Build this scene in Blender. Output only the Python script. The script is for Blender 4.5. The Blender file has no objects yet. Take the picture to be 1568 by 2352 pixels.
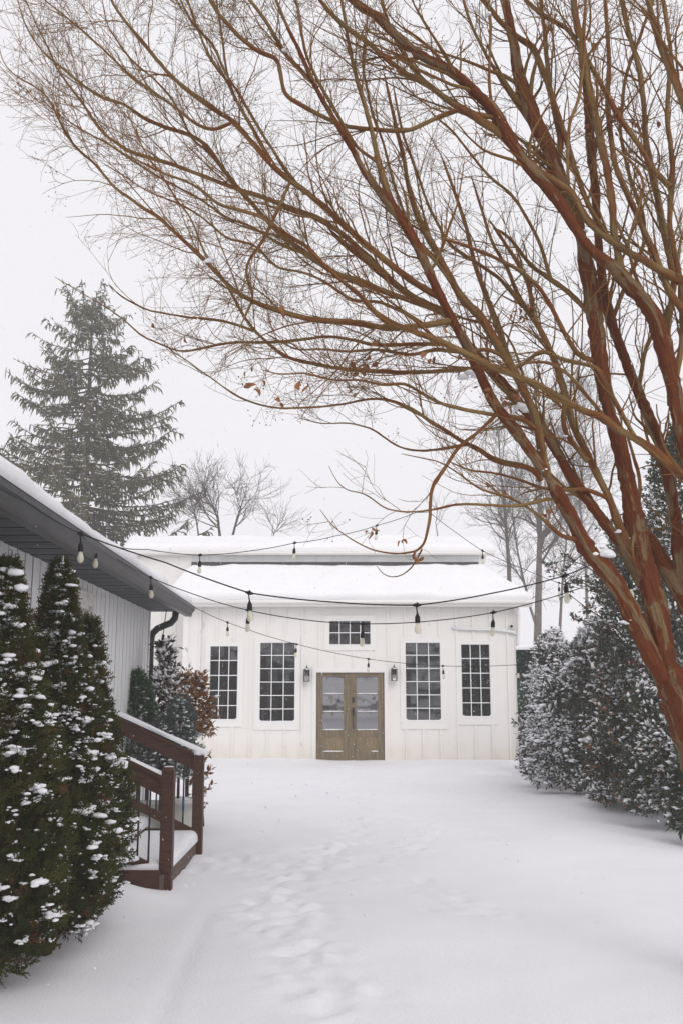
import bpy, bmesh, math, random
import numpy as np
from mathutils import Vector, Matrix
rng = np.random.default_rng(7)
random.seed(7)
R = math.radians
scene = bpy.context.scene

# ------------------------------------------------------------------ camera, sky, sun, exposure
F = 2287.0; TH = math.atan(414.0/2287.0); CT, ST = math.cos(TH), math.sin(TH); CZ = 1.6
cam_d = bpy.data.cameras.new('camera'); cam = bpy.data.objects.new('camera', cam_d)
scene.collection.objects.link(cam)
cam.location = (0, 0, CZ); cam.rotation_euler = (R(90)+TH, 0, 0)
cam_d.sensor_fit = 'HORIZONTAL'; cam_d.sensor_width = 24; cam_d.lens = 24*F/1568
cam_d.clip_start = 0.05; cam_d.clip_end = 2000
scene.camera = cam

SUN_EL, SUN_AZ = R(38), R(158)      # soft sun through cloud, behind the camera and a little to the right
world = bpy.data.worlds.new('World'); scene.world = world; world.use_nodes = True
nt = world.node_tree; nt.nodes.clear()
sky = nt.nodes.new('ShaderNodeTexSky'); sky.sky_type = 'NISHITA'; sky.sun_disc = False
sky.sun_elevation = SUN_EL; sky.sun_rotation = SUN_AZ; sky.dust_density = 4
hs = nt.nodes.new('ShaderNodeHueSaturation'); hs.inputs['Saturation'].default_value = 0.06
mx = nt.nodes.new('ShaderNodeMix'); mx.data_type = 'RGBA'; mx.inputs[0].default_value = 0.93
mx.inputs['B'].default_value = (8.75, 8.6, 8.95, 1)
bg = nt.nodes.new('ShaderNodeBackground'); bg.inputs['Strength'].default_value = 0.1
ow = nt.nodes.new('ShaderNodeOutputWorld')
nt.links.new(sky.outputs[0], hs.inputs['Color']); nt.links.new(hs.outputs[0], mx.inputs['A'])
nt.links.new(mx.outputs['Result'], bg.inputs[0]); nt.links.new(bg.outputs[0], ow.inputs[0])

sd = bpy.data.lights.new('sun', 'SUN'); sd.energy = 0.85; sd.angle = R(35); sd.color = (1, 0.97, 0.93)
sun = bpy.data.objects.new('sun', sd); scene.collection.objects.link(sun)
sv = Vector((math.sin(SUN_AZ)*math.cos(SUN_EL), math.cos(SUN_AZ)*math.cos(SUN_EL), math.sin(SUN_EL)))
sun.rotation_euler = sv.to_track_quat('Z', 'Y').to_euler(); sun.location = (0, -8, 12)
scene.view_settings.view_transform = 'Standard'; scene.view_settings.look = 'None'
scene.view_settings.exposure = 0.12; scene.view_settings.gamma = 1
scene.view_settings.use_curve_mapping = False
scene.cycles.max_bounces = 6; scene.cycles.diffuse_bounces = 3; scene.cycles.glossy_bounces = 3
scene.cycles.transparent_max_bounces = 12; scene.cycles.volume_bounces = 1
scene.cycles.use_denoising = True

# ------------------------------------------------------------------ helpers
def P(px, py, Y):
    """world point seen at photo position (px, py) (1568 wide) at distance Y"""
    v = -(py-1176.0); a = px-784.0
    d = np.array([a, F*CT - v*ST, F*ST + v*CT])
    return np.array([0, 0, CZ]) + d*(Y/d[1])
def G(px, py, z=0.0):
    v = -(py-1176.0); d = np.array([px-784.0, F*CT - v*ST, F*ST + v*CT])
    return np.array([0, 0, CZ]) + d*((z-CZ)/d[2])
def nrm(a): return a/np.maximum(np.linalg.norm(a, axis=-1, keepdims=True), 1e-9)

def link(o, parent=None):
    scene.collection.objects.link(o)
    if parent is not None: o.parent = parent
    return o
def tag(o, label=None, cat=None, group=None, kind=None):
    if label: o['label'] = label
    if cat: o['category'] = cat
    if group: o['group'] = group
    if kind: o['kind'] = kind
    return o
def empty(name, label, cat, group=None, loc=(0, 0, 0)):
    o = bpy.data.objects.new(name, None); link(o); o.location = loc
    o.empty_display_size = .1
    return tag(o, label, cat, group)
def mesh_obj(name, V, Fc, mat, parent=None, smooth=False, kind=None, attr=None):
    """V (n,3); Fc (m,3|4) array or list of arrays"""
    V = np.asarray(V, dtype=np.float32).reshape(-1, 3)
    if parent is not None:
        V = V - np.array(parent.location if parent.parent is None else (parent.location+parent.parent.location), dtype=np.float32)
    fl = Fc if isinstance(Fc, list) else [Fc]
    fl = [np.asarray(f, dtype=np.int32) for f in fl if len(f)]
    me = bpy.data.meshes.new(name)
    me.vertices.add(len(V)); me.vertices.foreach_set('co', V.ravel())
    li = np.concatenate([f.ravel() for f in fl]); tot = np.concatenate([np.full(len(f), f.shape[1], np.int32) for f in fl])
    me.loops.add(len(li)); me.loops.foreach_set('vertex_index', li)
    me.polygons.add(len(tot)); me.polygons.foreach_set('loop_start', np.concatenate([[0], np.cumsum(tot)[:-1]]).astype(np.int32))
    me.polygons.foreach_set('loop_total', tot)
    me.update(calc_edges=True)
    me.polygons.foreach_set('use_smooth', np.full(len(tot), bool(smooth)))
    if attr is not None:
        at = me.attributes.new('bark', 'FLOAT_VECTOR', 'POINT'); at.data.foreach_set('vector', np.asarray(attr, np.float32).ravel())
    if mat is not None: me.materials.append(mat)
    o = bpy.data.objects.new(name, me); link(o, parent)
    if kind: o['kind'] = kind
    return o
class MB:
    def __init__(s): s.v = []; s.f3 = []; s.f4 = []; s.n = 0
    def add(s, V, Fc):
        V = np.asarray(V, float).reshape(-1, 3)
        for f in (Fc if isinstance(Fc, list) and len(Fc) and hasattr(Fc[0], 'shape') else [np.asarray(Fc)]):
            if len(f): (s.f3 if f.shape[1] == 3 else s.f4).append(f+s.n)
        s.v.append(V); s.n += len(V); return s
    def box(s, x0, x1, y0, y1, z0, z1, fn=None):
        V = np.array([[x, y, z] for z in (z0, z1) for y in (y0, y1) for x in (x0, x1)], float)
        if fn: V = np.array([fn(*p) for p in V])
        return s.add(V, np.array([[0, 2, 3, 1], [4, 5, 7, 6], [0, 1, 5, 4], [2, 6, 7, 3], [0, 4, 6, 2], [1, 3, 7, 5]]))
    def quad(s, a, b, c, d): return s.add(np.array([a, b, c, d], float), np.array([[0, 1, 2, 3]]))
    def tube(s, pts, rad, n=8, cap=True):
        V, Fq = tube_arr(pts, rad, n); s.add(V, Fq)
        if cap:
            k = len(pts)
            s.f3.append(np.array([[0, i+1, i] for i in range(1, n-1)])+s.n-n*k)
            s.f3.append(np.array([[0, i, i+1] for i in range(1, n-1)])+s.n-n)
        return s
    def lathe(s, c, prof, n=12, ax=None):
        """prof: list of (r, z)"""
        a = np.linspace(0, 2*np.pi, n, endpoint=False); V = []
        for r, z in prof: V.append(np.c_[np.cos(a)*r, np.sin(a)*r, np.full(n, z)])
        V = np.concatenate(V)
        if ax is not None: V = V @ np.array(ax).T
        k = len(prof); i = np.arange(n); j = (i+1) % n
        Fq = np.concatenate([np.c_[i+q*n, j+q*n, j+(q+1)*n, i+(q+1)*n] for q in range(k-1)])
        return s.add(V+np.asarray(c), Fq)
    def build(s, name, mat, parent=None, smooth=False, kind=None):
        fl = []
        if s.f4: fl.append(np.concatenate(s.f4))
        if s.f3: fl.append(np.concatenate(s.f3))
        return mesh_obj(name, np.concatenate(s.v), fl, mat, parent, smooth, kind)
def tube_arr(pts, rad, n=8):
    pts = np.asarray(pts, float); k = len(pts); rad = np.broadcast_to(np.asarray(rad, float), (k,))
    T = nrm(np.gradient(pts, axis=0))
    u = np.cross(T[0], [0.13, 0.2, 1.0]); u = u/np.linalg.norm(u)
    a = np.linspace(0, 2*np.pi, n, endpoint=False); V = np.zeros((k, n, 3))
    for i in range(k):
        u = u-T[i]*np.dot(u, T[i]); u /= np.linalg.norm(u); w = np.cross(T[i], u)
        V[i] = pts[i]+rad[i]*(np.cos(a)[:, None]*u+np.sin(a)[:, None]*w)
    i = np.arange(n); j = (i+1) % n
    Fq = np.concatenate([np.c_[i+q*n, j+q*n, j+(q+1)*n, i+(q+1)*n] for q in range(k-1)])
    return V.reshape(-1, 3), Fq
def batch_tubes(PP, RR, n=3):
    """PP (N,k,3), RR (N,k)"""
    N, k, _ = PP.shape
    T = nrm(np.gradient(PP, axis=1)); D = nrm(PP[:, -1]-PP[:, 0])
    ref = np.where(np.abs(D[:, 2:3]) < .9, np.array([[0, 0, 1.]]), np.array([[1., 0, 0]]))
    u0 = nrm(np.cross(D, ref))
    u = nrm(u0[:, None]-T*np.sum(T*u0[:, None], -1, keepdims=True)); w = np.cross(T, u)
    a = np.linspace(0, 2*np.pi, n, endpoint=False)
    V = PP[:, :, None]+RR[:, :, None, None]*(np.cos(a)[:, None]*u[:, :, None]+np.sin(a)[:, None]*w[:, :, None])
    i = np.arange(n); j = (i+1) % n
    f = np.concatenate([np.c_[i+q*n, j+q*n, j+(q+1)*n, i+(q+1)*n] for q in range(k-1)])
    Fq = (f[None]+(np.arange(N)*k*n)[:, None, None]).reshape(-1, 4)
    return V.reshape(-1, 3), Fq
def inst(bV, bF, M, pos):
    """M (N,3,3) maps base to world"""
    V = np.einsum('nij,vj->nvi', M, bV)+pos[:, None]
    Fc = (bF[None]+(np.arange(len(pos))*len(bV))[:, None, None]).reshape(-1, bF.shape[1])
    return V, Fc
def ico(sub):
    bm = bmesh.new(); bmesh.ops.create_icosphere(bm, subdivisions=sub, radius=1)
    V = np.array([v.co[:] for v in bm.verts]); Fc = np.array([[v.index for v in f.verts] for f in bm.faces]); bm.free()
    return V, Fc
ICO1, ICO2 = ico(1), ico(2)
OCT = (np.array([[1, 0, 0], [-1, 0, 0], [0, 1, 0], [0, -1, 0], [0, 0, 1], [0, 0, -1.]]), np.array([[0, 2, 4], [2, 1, 4], [1, 3, 4], [3, 0, 4], [2, 0, 5], [1, 2, 5], [3, 1, 5], [0, 3, 5]]))
def blobs(pos, size, flat=.6, base=ICO2, jit=.22, hollow=True):
    """irregular lumps of snow; size (N,) or (N,3)"""
    N = len(pos); size = np.asarray(size, float)
    if size.ndim == 1: size = np.c_[size*rng.uniform(.8, 1.3, N), size*rng.uniform(.8, 1.3, N), size*flat]
    a = rng.uniform(0, 2*np.pi, N); c, s_ = np.cos(a), np.sin(a); M = np.zeros((N, 3, 3))
    M[:, 0, 0] = c*size[:, 0]; M[:, 0, 1] = -s_*size[:, 1]; M[:, 1, 0] = s_*size[:, 0]; M[:, 1, 1] = c*size[:, 1]; M[:, 2, 2] = size[:, 2]
    bV = base[0]
    k = rng.normal(0, 1, (N, 3, 3))*1.7; ph = rng.uniform(0, 6, (N, 3))
    n_ = np.sin(np.einsum('nij,vj->nvi', k, bV)+ph[:, None]).sum(-1)/3
    B = bV[None]*(1+jit*n_[..., None]*1.6)
    if hollow: B = B.copy(); B[..., 2] = np.where(B[..., 2] < 0, B[..., 2]*.45, B[..., 2])
    V = np.einsum('nij,nvj->nvi', M, B)+np.asarray(pos)[:, None]
    Fc = (base[1][None]+(np.arange(N)*len(bV))[:, None, None]).reshape(-1, 3)
    return V.reshape(-1, 3), Fc
def stain(m):
    n = m.node_tree; b = n.nodes['Principled BSDF']; src = b.inputs['Base Color'].links[0].from_socket
    tc = n.nodes.new('ShaderNodeTexCoord'); sx = n.nodes.new('ShaderNodeSeparateXYZ'); n.links.new(tc.outputs['Object'], sx.inputs[0])
    mr = n.nodes.new('ShaderNodeMapRange'); mr.inputs[1].default_value = .02; mr.inputs[2].default_value = .55; mr.inputs[3].default_value = .6; mr.inputs[4].default_value = 0
    no = n.nodes.new('ShaderNodeTexNoise'); no.inputs['Scale'].default_value = 2.5; mu = n.nodes.new('ShaderNodeMath'); mu.operation = 'MULTIPLY'; mx = n.nodes.new('ShaderNodeMix'); mx.data_type = 'RGBA'
    n.links.new(sx.outputs[2], mr.inputs[0]); n.links.new(tc.outputs['Object'], no.inputs['Vector']); n.links.new(mr.outputs[0], mu.inputs[0]); n.links.new(no.outputs[0], mu.inputs[1])
    n.links.new(mu.outputs[0], mx.inputs[0]); n.links.new(src, mx.inputs['A']); mx.inputs['B'].default_value = (.62, .52, .34, 1); n.links.new(mx.outputs['Result'], b.inputs['Base Color'])
# cheap value noise for heights
_tab = rng.uniform(-1, 1, (64, 64))
def vnoise(x, y):
    xi = np.floor(x).astype(int); yi = np.floor(y).astype(int); fx = x-xi; fy = y-yi
    fx = fx*fx*(3-2*fx); fy = fy*fy*(3-2*fy); t = lambda a, b: _tab[a % 64, b % 64]
    return (t(xi, yi)*(1-fx)+t(xi+1, yi)*fx)*(1-fy)+(t(xi, yi+1)*(1-fx)+t(xi+1, yi+1)*fx)*fy

# ------------------------------------------------------------------ materials
def mat(name, col, rough=.7, col2=None, scale=8., bump=0., bscale=40., spec=.3, stretch=(1, 1, 1), thr=(.35, .65), coord='Object', metal=0., detail=6, sss=0):
    m = bpy.data.materials.new(name); m.use_nodes = True; n = m.node_tree; b = n.nodes['Principled BSDF']
    b.inputs['Base Color'].default_value = (*col, 1); b.inputs['Roughness'].default_value = rough
    b.inputs['Specular IOR Level'].default_value = spec; b.inputs['Metallic'].default_value = metal
    if sss: b.inputs['Subsurface Weight'].default_value = sss; b.inputs['Subsurface Radius'].default_value = (.02, .025, .03)
    tc = n.nodes.new('ShaderNodeTexCoord'); mp = n.nodes.new('ShaderNodeMapping'); mp.inputs['Scale'].default_value = stretch
    if coord == 'bark':
        at = n.nodes.new('ShaderNodeAttribute'); at.attribute_name = 'bark'; n.links.new(at.outputs['Vector'], mp.inputs[0])
    else: n.links.new(tc.outputs[coord], mp.inputs[0])
    if col2 is not None:
        no = n.nodes.new('ShaderNodeTexNoise'); no.inputs['Scale'].default_value = scale; no.inputs['Detail'].default_value = detail
        rp = n.nodes.new('ShaderNodeValToRGB'); e = rp.color_ramp.elements
        e[0].position, e[1].position = thr; e[0].color = (*col, 1); e[1].color = (*col2, 1)
        n.links.new(mp.outputs[0], no.inputs['Vector']); n.links.new(no.outputs[0], rp.inputs[0]); n.links.new(rp.outputs[0], b.inputs['Base Color'])
    if bump:
        nb = n.nodes.new('ShaderNodeTexNoise'); nb.inputs['Scale'].default_value = bscale; nb.inputs['Detail'].default_value = 5
        bp = n.nodes.new('ShaderNodeBump'); bp.inputs['Strength'].default_value = bump; bp.inputs['Distance'].default_value = .02
        n.links.new(mp.outputs[0], nb.inputs['Vector']); n.links.new(nb.outputs[0], bp.inputs['Height']); n.links.new(bp.outputs[0], b.inputs['Normal'])
    return m
SNOW = mat('snow', (.83, .825, .85), .75, (.80, .795, .825), 1.3, .25, 60, .2)
SNOWR = mat('roof_snow', (.90, .895, .91), .75, (.88, .875, .89), 1.3, .2, 40, .2)
SNOWC = mat('clump_snow', (.88, .88, .90), .8, (.84, .84, .87), 20, .3, 80, .2)
WHITE = mat('white_siding', (.87, .85, .82), .6, (.85, .83, .795), .8)
TRIM = mat('white_trim', (.87, .853, .828), .5, (.855, .838, .81), 1.5, 0)
stain(WHITE); stain(TRIM)
SHADEP = mat('eave_shaded_panel', (.78, .79, .78), .5, (.70, .71, .70), 3, 0)  # grey carries the shade under the upper eave, put into the panel colour
FLASH = mat('dark_flashing', (.06, .06, .055), .6)
MUNT = mat('muntin_white', (.85, .85, .85), .4)
HOUSE = mat('house_siding', (.84, .84, .83), .6, (.78, .78, .77), 2, .3, 60, .3, stretch=(6, 6, .5))
HTRIM = mat('house_trim', (.78, .76, .72), .6, (.60, .57, .53), 12)
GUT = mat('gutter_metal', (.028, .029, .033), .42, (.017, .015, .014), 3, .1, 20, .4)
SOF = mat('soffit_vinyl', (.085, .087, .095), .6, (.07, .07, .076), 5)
WOODD = mat('stained_rail_wood', (.085, .031, .015), .6, (.046, .017, .010), 9, .35, 30, .35, stretch=(1, 6, 6))
WOODT = mat('tread_wood', (.15, .10, .08), .7, (.10, .066, .05), 10, .3, 30, stretch=(6, 1, 6))
METB = mat('black_metal', (.008, .008, .009), .4, spec=.5)
CABLE = mat('black_rubber', (.006, .006, .006), .55)
DOOR = mat('door_wood', (.235, .17, .095), .6, (.125, .105, .070), 4.5, .3, 30, .3, stretch=(7, 7, .7), detail=8)
DOOR2 = mat('door_panel_wood', (.28, .20, .105), .6, (.17, .13, .075), 5, .3, 30, .3, stretch=(9, 9, .6), detail=8)
POT = mat('white_planter', (.62, .60, .56), .6, (.5, .48, .44), 5)
BARK = mat('cinnamon_bark', (.150, .039, .011), .72, (.215, .140, .072), 6.5, 1.0, 22, .12, thr=(.53, .57), coord='bark', detail=5)
BARKM = mat('mottled_bark', (.195, .060, .015), .65, (.24, .15, .055), 6, .5, 14, .15, thr=(.42, .56), coord='bark', detail=5)
TWIG = mat('twig_bark', (.20, .085, .025), .75, (.19, .12, .045), 3, spec=.05)
def age_bark(m, dark, light, s1, s2):
    n = m.node_tree; b = n.nodes['Principled BSDF']; src = b.inputs['Base Color'].links[0].from_socket
    at = n.nodes.new('ShaderNodeAttribute'); at.attribute_name = 'bark'
    for (st, sc, c, lo, hi, f) in (((1, 1, .22), s1, dark, .44, .64, .6), ((1, 1, .5), s2, light, .55, .70, .45)):
        mp = n.nodes.new('ShaderNodeMapping'); mp.inputs['Scale'].default_value = st; no = n.nodes.new('ShaderNodeTexNoise'); no.inputs['Scale'].default_value = sc; no.inputs['Detail'].default_value = 7; no.inputs['Roughness'].default_value = .65
        mr = n.nodes.new('ShaderNodeMapRange'); mr.inputs[1].default_value = lo; mr.inputs[2].default_value = hi; mr.inputs[3].default_value = 0; mr.inputs[4].default_value = f
        mx = n.nodes.new('ShaderNodeMix'); mx.data_type = 'RGBA'; mx.inputs['B'].default_value = (*c, 1)
        n.links.new(at.outputs['Vector'], mp.inputs[0]); n.links.new(mp.outputs[0], no.inputs['Vector']); n.links.new(no.outputs[0], mr.inputs[0]); n.links.new(mr.outputs[0], mx.inputs[0]); n.links.new(src, mx.inputs['A']); src = mx.outputs['Result']
    n.links.new(src, b.inputs['Base Color'])
age_bark(BARK, (.055, .018, .007), (.24, .10, .045), 26, 40); age_bark(BARKM, (.06, .035, .016), (.22, .15, .07), 22, 34)
BBARK = mat('hazed_bark', (.21, .185, .17), .8, (.15, .13, .12), 5, .4, 15, .2)  # light grey-brown, with the haze over distant trees mixed into the bark
STUMP = mat('cut_stub_wood', (.16, .12, .08), .8, (.03, .02, .015), 40)
SEED = mat('seed_capsule', (.02, .012, .008), .7)
DLEAF = mat('dried_leaf', (.32, .13, .05), .6, (.22, .08, .03), 12)
ARB = mat('arborvitae_green', (.034, .046, .010), .75, (.068, .064, .016), 5, spec=.1)
ARBB = mat('arborvitae_brown', (.11, .048, .014), .75, (.06, .03, .012), 9)
HOL = mat('holly_leaf', (.020, .036, .017), .38, (.040, .055, .020), 3, spec=.45)
SHR = mat('shrub_leaf', (.026, .036, .018), .5, (.045, .052, .026), 4, spec=.4)
MAGB = mat('bronze_leaf', (.20, .085, .025), .5, (.28, .13, .05), 8)
MAGG = mat('magnolia_leaf', (.020, .022, .012), .35, (.05, .035, .018), 8, spec=.5)
CONG = mat('pot_conifer_green', (.045, .085, .045), .7, (.07, .12, .06), 8)
CONB = mat('pot_conifer_blue', (.075, .10, .09), .7, (.10, .12, .11), 8)
SPR = mat('spruce_needles', (.060, .070, .028), .8, (.115, .098, .042), .9)
SBARK = mat('spruce_bark', (.075, .055, .045), .9)
BERRY = mat('red_berry', (.35, .012, .010), .35)
FAKE = mat('screen_green', (.018, .04, .03), .7, (.5, .52, .54), 22, thr=(.56, .64))
FENCE = mat('cedar_fence', (.33, .20, .10), .7, (.24, .15, .08), 5)
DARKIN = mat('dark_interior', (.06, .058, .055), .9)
CURT = mat('curtain', (.42, .42, .41), .9)
BLUE = mat('blue_tape', (.02, .09, .22), .5)
PVC = mat('white_conduit', (.8, .8, .8), .4)
AMBER = mat('filament', (.6, .35, .12), .4)
def glassmat(name, tint, frs=.07):
    m = bpy.data.materials.new(name); m.use_nodes = True; n = m.node_tree; n.nodes.clear()
    o = n.nodes.new('ShaderNodeOutputMaterial'); t = n.nodes.new('ShaderNodeBsdfTransparent'); t.inputs[0].default_value = (*tint, 1)
    g = n.nodes.new('ShaderNodeBsdfGlossy'); g.inputs['Roughness'].default_value = .02; g.inputs[0].default_value = (.95, .95, 1, 1)
    lw = n.nodes.new('ShaderNodeFresnel'); lw.inputs[0].default_value = 1.5
    ma = n.nodes.new('ShaderNodeMath'); ma.operation = 'MULTIPLY_ADD'; ma.inputs[1].default_value = 1.0; ma.inputs[2].default_value = frs
    ms = n.nodes.new('ShaderNodeMixShader'); n.links.new(lw.outputs[0], ma.inputs[0]); n.links.new(ma.outputs[0], ms.inputs[0])
    n.links.new(t.outputs[0], ms.inputs[1]); n.links.new(g.outputs[0], ms.inputs[2]); n.links.new(ms.outputs[0], o.inputs[0]); return m
GLASS = glassmat('window_glass', (.5, .51, .5), .055)
DGLASS = glassmat('door_glass', (.45, .45, .45), .22)
def bulbmat():
    m = bpy.data.materials.new('bulb_glass'); m.use_nodes = True; b = m.node_tree.nodes['Principled BSDF']
    b.inputs['Base Color'].default_value = (.80, .77, .62, 1); b.inputs['Roughness'].default_value = .12
    b.inputs['Alpha'].default_value = .62; b.inputs['Specular IOR Level'].default_value = .6; return m
BULB = bulbmat()

# ------------------------------------------------------------------ ground
BY = 23.8
def z6(x, y): return (367.5+.625*x, 1715+.625*y)
trails = [[(700, 62), (690, 110), (680, 150), (705, 200), (735, 250), (760, 275), (720, 320), (690, 345), (620, 372), (560, 400), (495, 440), (450, 490), (425, 550), (400, 640), (425, 690)],
          [(480, 560), (490, 620), (510, 700), (500, 780), (520, 850), (600, 890), (650, 960), (700, 1010), (730, 1060)],
          [(600, 372), (500, 385), (400, 395), (300, 400), (200, 395), (150, 400)], [(180, 430), (260, 440), (310, 455)],
          [(740, 270), (800, 265), (880, 262), (950, 285), (985, 320), (930, 365), (880, 395), (830, 390), (700, 415), (610, 420)],
          [(880, 430), (960, 470), (1050, 540), (1000, 575)], [(1100, 520), (1180, 575), (1170, 622), (1240, 590), (1290, 615), (1380, 610)],
          [(660, 475), (760, 485), (860, 488), (940, 500)], [(500, 440), (520, 520), (560, 590), (550, 640)]]
pits = []
for ti, tr in enumerate(trails):
    wk = 1.0 if ti < 2 else .45
    g = np.array([G(*z6(*p))[:2] for p in tr])
    seg = np.linalg.norm(np.diff(g, axis=0), axis=1); s = np.r_[0, np.cumsum(seg)]
    for k, d in enumerate(np.arange(0, s[-1], .30)):
        x = np.interp(d, s, g[:, 0]); y = np.interp(d, s, g[:, 1])
        for q in range(2):
            pits.append((x+rng.normal(0, .045)+(.07 if (k+q) % 2 else -.07), y+rng.normal(0, .10), rng.uniform(.05, .085), rng.uniform(.018, .040)*(1 if q == 0 else .6)*wk*(1+max(0, y-7)*.05), rng.uniform(.9, 1.7), ti))
pits = np.array(pits)
def gheight(x, y, fine=True):
    z = .05*vnoise(x*.5+3, y*.45)+.02*vnoise(x*1.3, y*1.1+9)+.006*vnoise(x*4, y*4)
    z = z+.10*np.exp(-((x-3.9)/.9)**2)*np.clip((y-9)/4, 0, 1)*np.clip((21-y)/2, 0, 1)*-.3
    z = z+.07*np.exp(-((y-BY)/.5)**2)                        # drifted against the barn
    z = z+.13*np.exp(-((x+1.95)/.42)**2-((y-8.35)/.32)**2)+.03*np.clip((-1.35-x)/1.3, 0, 1)*np.clip((y-3)/2, 0, 1)*np.clip((9.5-y)/1.2, 0, 1)
    z = z-.012*np.exp(-((x+.93+.03*(y-6))/.06)**2)*np.clip((8.6-y)/1.0, 0, 1)   # faint edge of the buried path
    return z
def pitfield(X, Y, Z):
    for px, py, r, dp, st, _ in pits:
        m = (np.abs(X-px) < .6) & (np.abs(Y-py) < .6)
        if not m.any(): continue
        d = np.sqrt(((X[m]-px)/r)**2+((Y[m]-py)/(r*st))**2)
        Z[m] += -dp*np.exp(-d**2.4*.9)+dp*.22*np.exp(-((d-1.5)/.45)**2)
    return Z
gx = np.r_[np.linspace(-110, -8, 14)[:-1], np.linspace(-8, -3, 20)[:-1], np.arange(-3, 4.4, .045), np.linspace(4.5, 9, 20), np.linspace(9, 110, 14)[1:]]
gy = np.r_[np.linspace(-60, 1, 12)[:-1], np.arange(1, 12, .045), np.arange(12, 24.2, .10), np.linspace(24.3, 40, 20), np.linspace(40, 130, 10)[1:]]
XX, YY = np.meshgrid(gx, gy); ZZ = gheight(XX, YY)
ZZ = pitfield(XX, YY, ZZ)
tn = np.zeros_like(XX)
for px, py, r, dp, st, ti in pits:
    if ti > 4: continue
    m = (np.abs(XX-px) < .8) & (np.abs(YY-py) < .8)
    tn[m] = np.maximum(tn[m], np.exp(-((XX[m]-px)**2+(YY[m]-py)**2)/.05))
ZZ += tn*(.026*vnoise(XX*9, YY*8)+.012*vnoise(XX*17+5, YY*15))
ZZ = np.where(YY > 26, 0.0, ZZ)
ny, nx = XX.shape; i, j = np.meshgrid(np.arange(nx-1), np.arange(ny-1)); a = (j*nx+i).ravel()
mesh_obj('snow_ground', np.c_[XX.ravel(), YY.ravel(), ZZ.ravel()], np.c_[a, a+1, a+nx+1, a+nx], SNOW, smooth=True, kind='structure')
def gz(x, y): return float(gheight(np.array([x]), np.array([y]))[0])

def snow_slab(A, B, C, D, t, nu=60, nv=14, edge=.16, noise=.035, seed=0):
    """snow sheet on the quad A(front left) B(front right) C(back right) D(back left), thickness t, rounded edges"""
    A, B, C, D = map(lambda q: np.asarray(q, float), (A, B, C, D))
    def sp(n):
        t_ = np.linspace(0, 1, n); return .5-.5*np.cos(np.pi*t_) if n < 30 else np.r_[0, .004, .012, np.linspace(.025, .975, n-6), .988, .996, 1]
    U, W = np.meshgrid(sp(nu), sp(nv)); Pn = ((A[None, None]*(1-U)[..., None]+B*U[..., None])*(1-W)[..., None]+(D*(1-U)[..., None]+C*U[..., None])*W[..., None])
    lu = (np.linalg.norm(B-A)+np.linalg.norm(C-D))/2; lv = (np.linalg.norm(D-A)+np.linalg.norm(C-B))/2
    de = np.minimum(np.minimum(U, 1-U)*lu, np.minimum(W, 1-W)*lv)
    h = t*np.sqrt(np.clip(1-(1-np.clip(de/edge, 0, 1))**2, 0, 1))
    h = h*(1+noise/t*vnoise(U*lu*1.6+seed, W*lv*1.3+seed)+.35*noise/t*vnoise(U*lu*5+seed, W*lv*4)) 
    nrmv = np.cross(B-A, D-A); nrmv /= np.linalg.norm(nrmv)
    if nrmv[2] < 0: nrmv = -nrmv
    bul = .05*np.clip(1-de/edge, 0, 1)*np.clip(de/edge*4, 0, 1)
    ctr = (A+B+C+D)/4
    T = Pn+nrmv*h[..., None]+(Pn-ctr)/np.maximum(np.linalg.norm(Pn-ctr, axis=-1, keepdims=True), 1e-6)*(bul*(1+.5*vnoise(U*lu*2.2+seed+7, W*3)))[..., None]
    bot = Pn-nrmv*.004
    i, j = np.meshgrid(np.arange(nu-1), np.arange(nv-1)); a = (j*nu+i).ravel(); f = np.c_[a, a+1, a+nu+1, a+nu]
    return np.concatenate([T.reshape(-1, 3), bot.reshape(-1, 3)]), np.concatenate([f, f[:, ::-1]+nu*nv])

# ------------------------------------------------------------------ white barn
barn = empty('white_barn', 'long white board-and-batten barn with gridded windows and wooden double doors', 'barn', loc=(P(805, 1750, BY)[0], BY, 0))
def WX(px, py): return P(px, py, BY)[0]
def WZ(py, px=784): return P(px, py, BY)[2]
XL, XR = WX(420, 1570), WX(1194, 1570)
ZE = WZ(1382)
def rect(x0, x1, y0, y1):
    ym, xm = (y0+y1)/2, (x0+x1)/2
    return (WX(x0, ym), WX(x1, ym), P(xm, y1, BY)[2], P(xm, y0, BY)[2])
wins = [dict(g=rect(480.5, 547, 1483, 1656), t=rect(470, 559, 1473, 1670), c=3, r=5, lab='outer left'),
        dict(g=rect(595.5, 678.5, 1475, 1660), t=rect(585, 689, 1465, 1677), c=3, r=6, lab='inner left'),
        dict(g=rect(755, 851.5, 1425, 1482), t=rect(745, 862, 1414, 1494), c=4, r=2, lab='small'),
        dict(g=rect(929.5, 1012, 1475, 1658), t=rect(919, 1026, 1465, 1675), c=3, r=6, lab='inner right'),
        dict(g=rect(1057.5, 1126, 1479, 1649), t=rect(1047, 1138, 1470, 1665), c=3, r=5, lab='outer right')]
door = dict(g=rect(726, 882.5, 1545, 1748), t=rect(717, 892, 1533, 1756))
door['g'] = (door['g'][0], door['g'][1], .03, door['g'][3]); door['t'] = (door['t'][0], door['t'][1], -.1, door['t'][3])
ops = [w['g'] for w in wins]+[door['g']]
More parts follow.
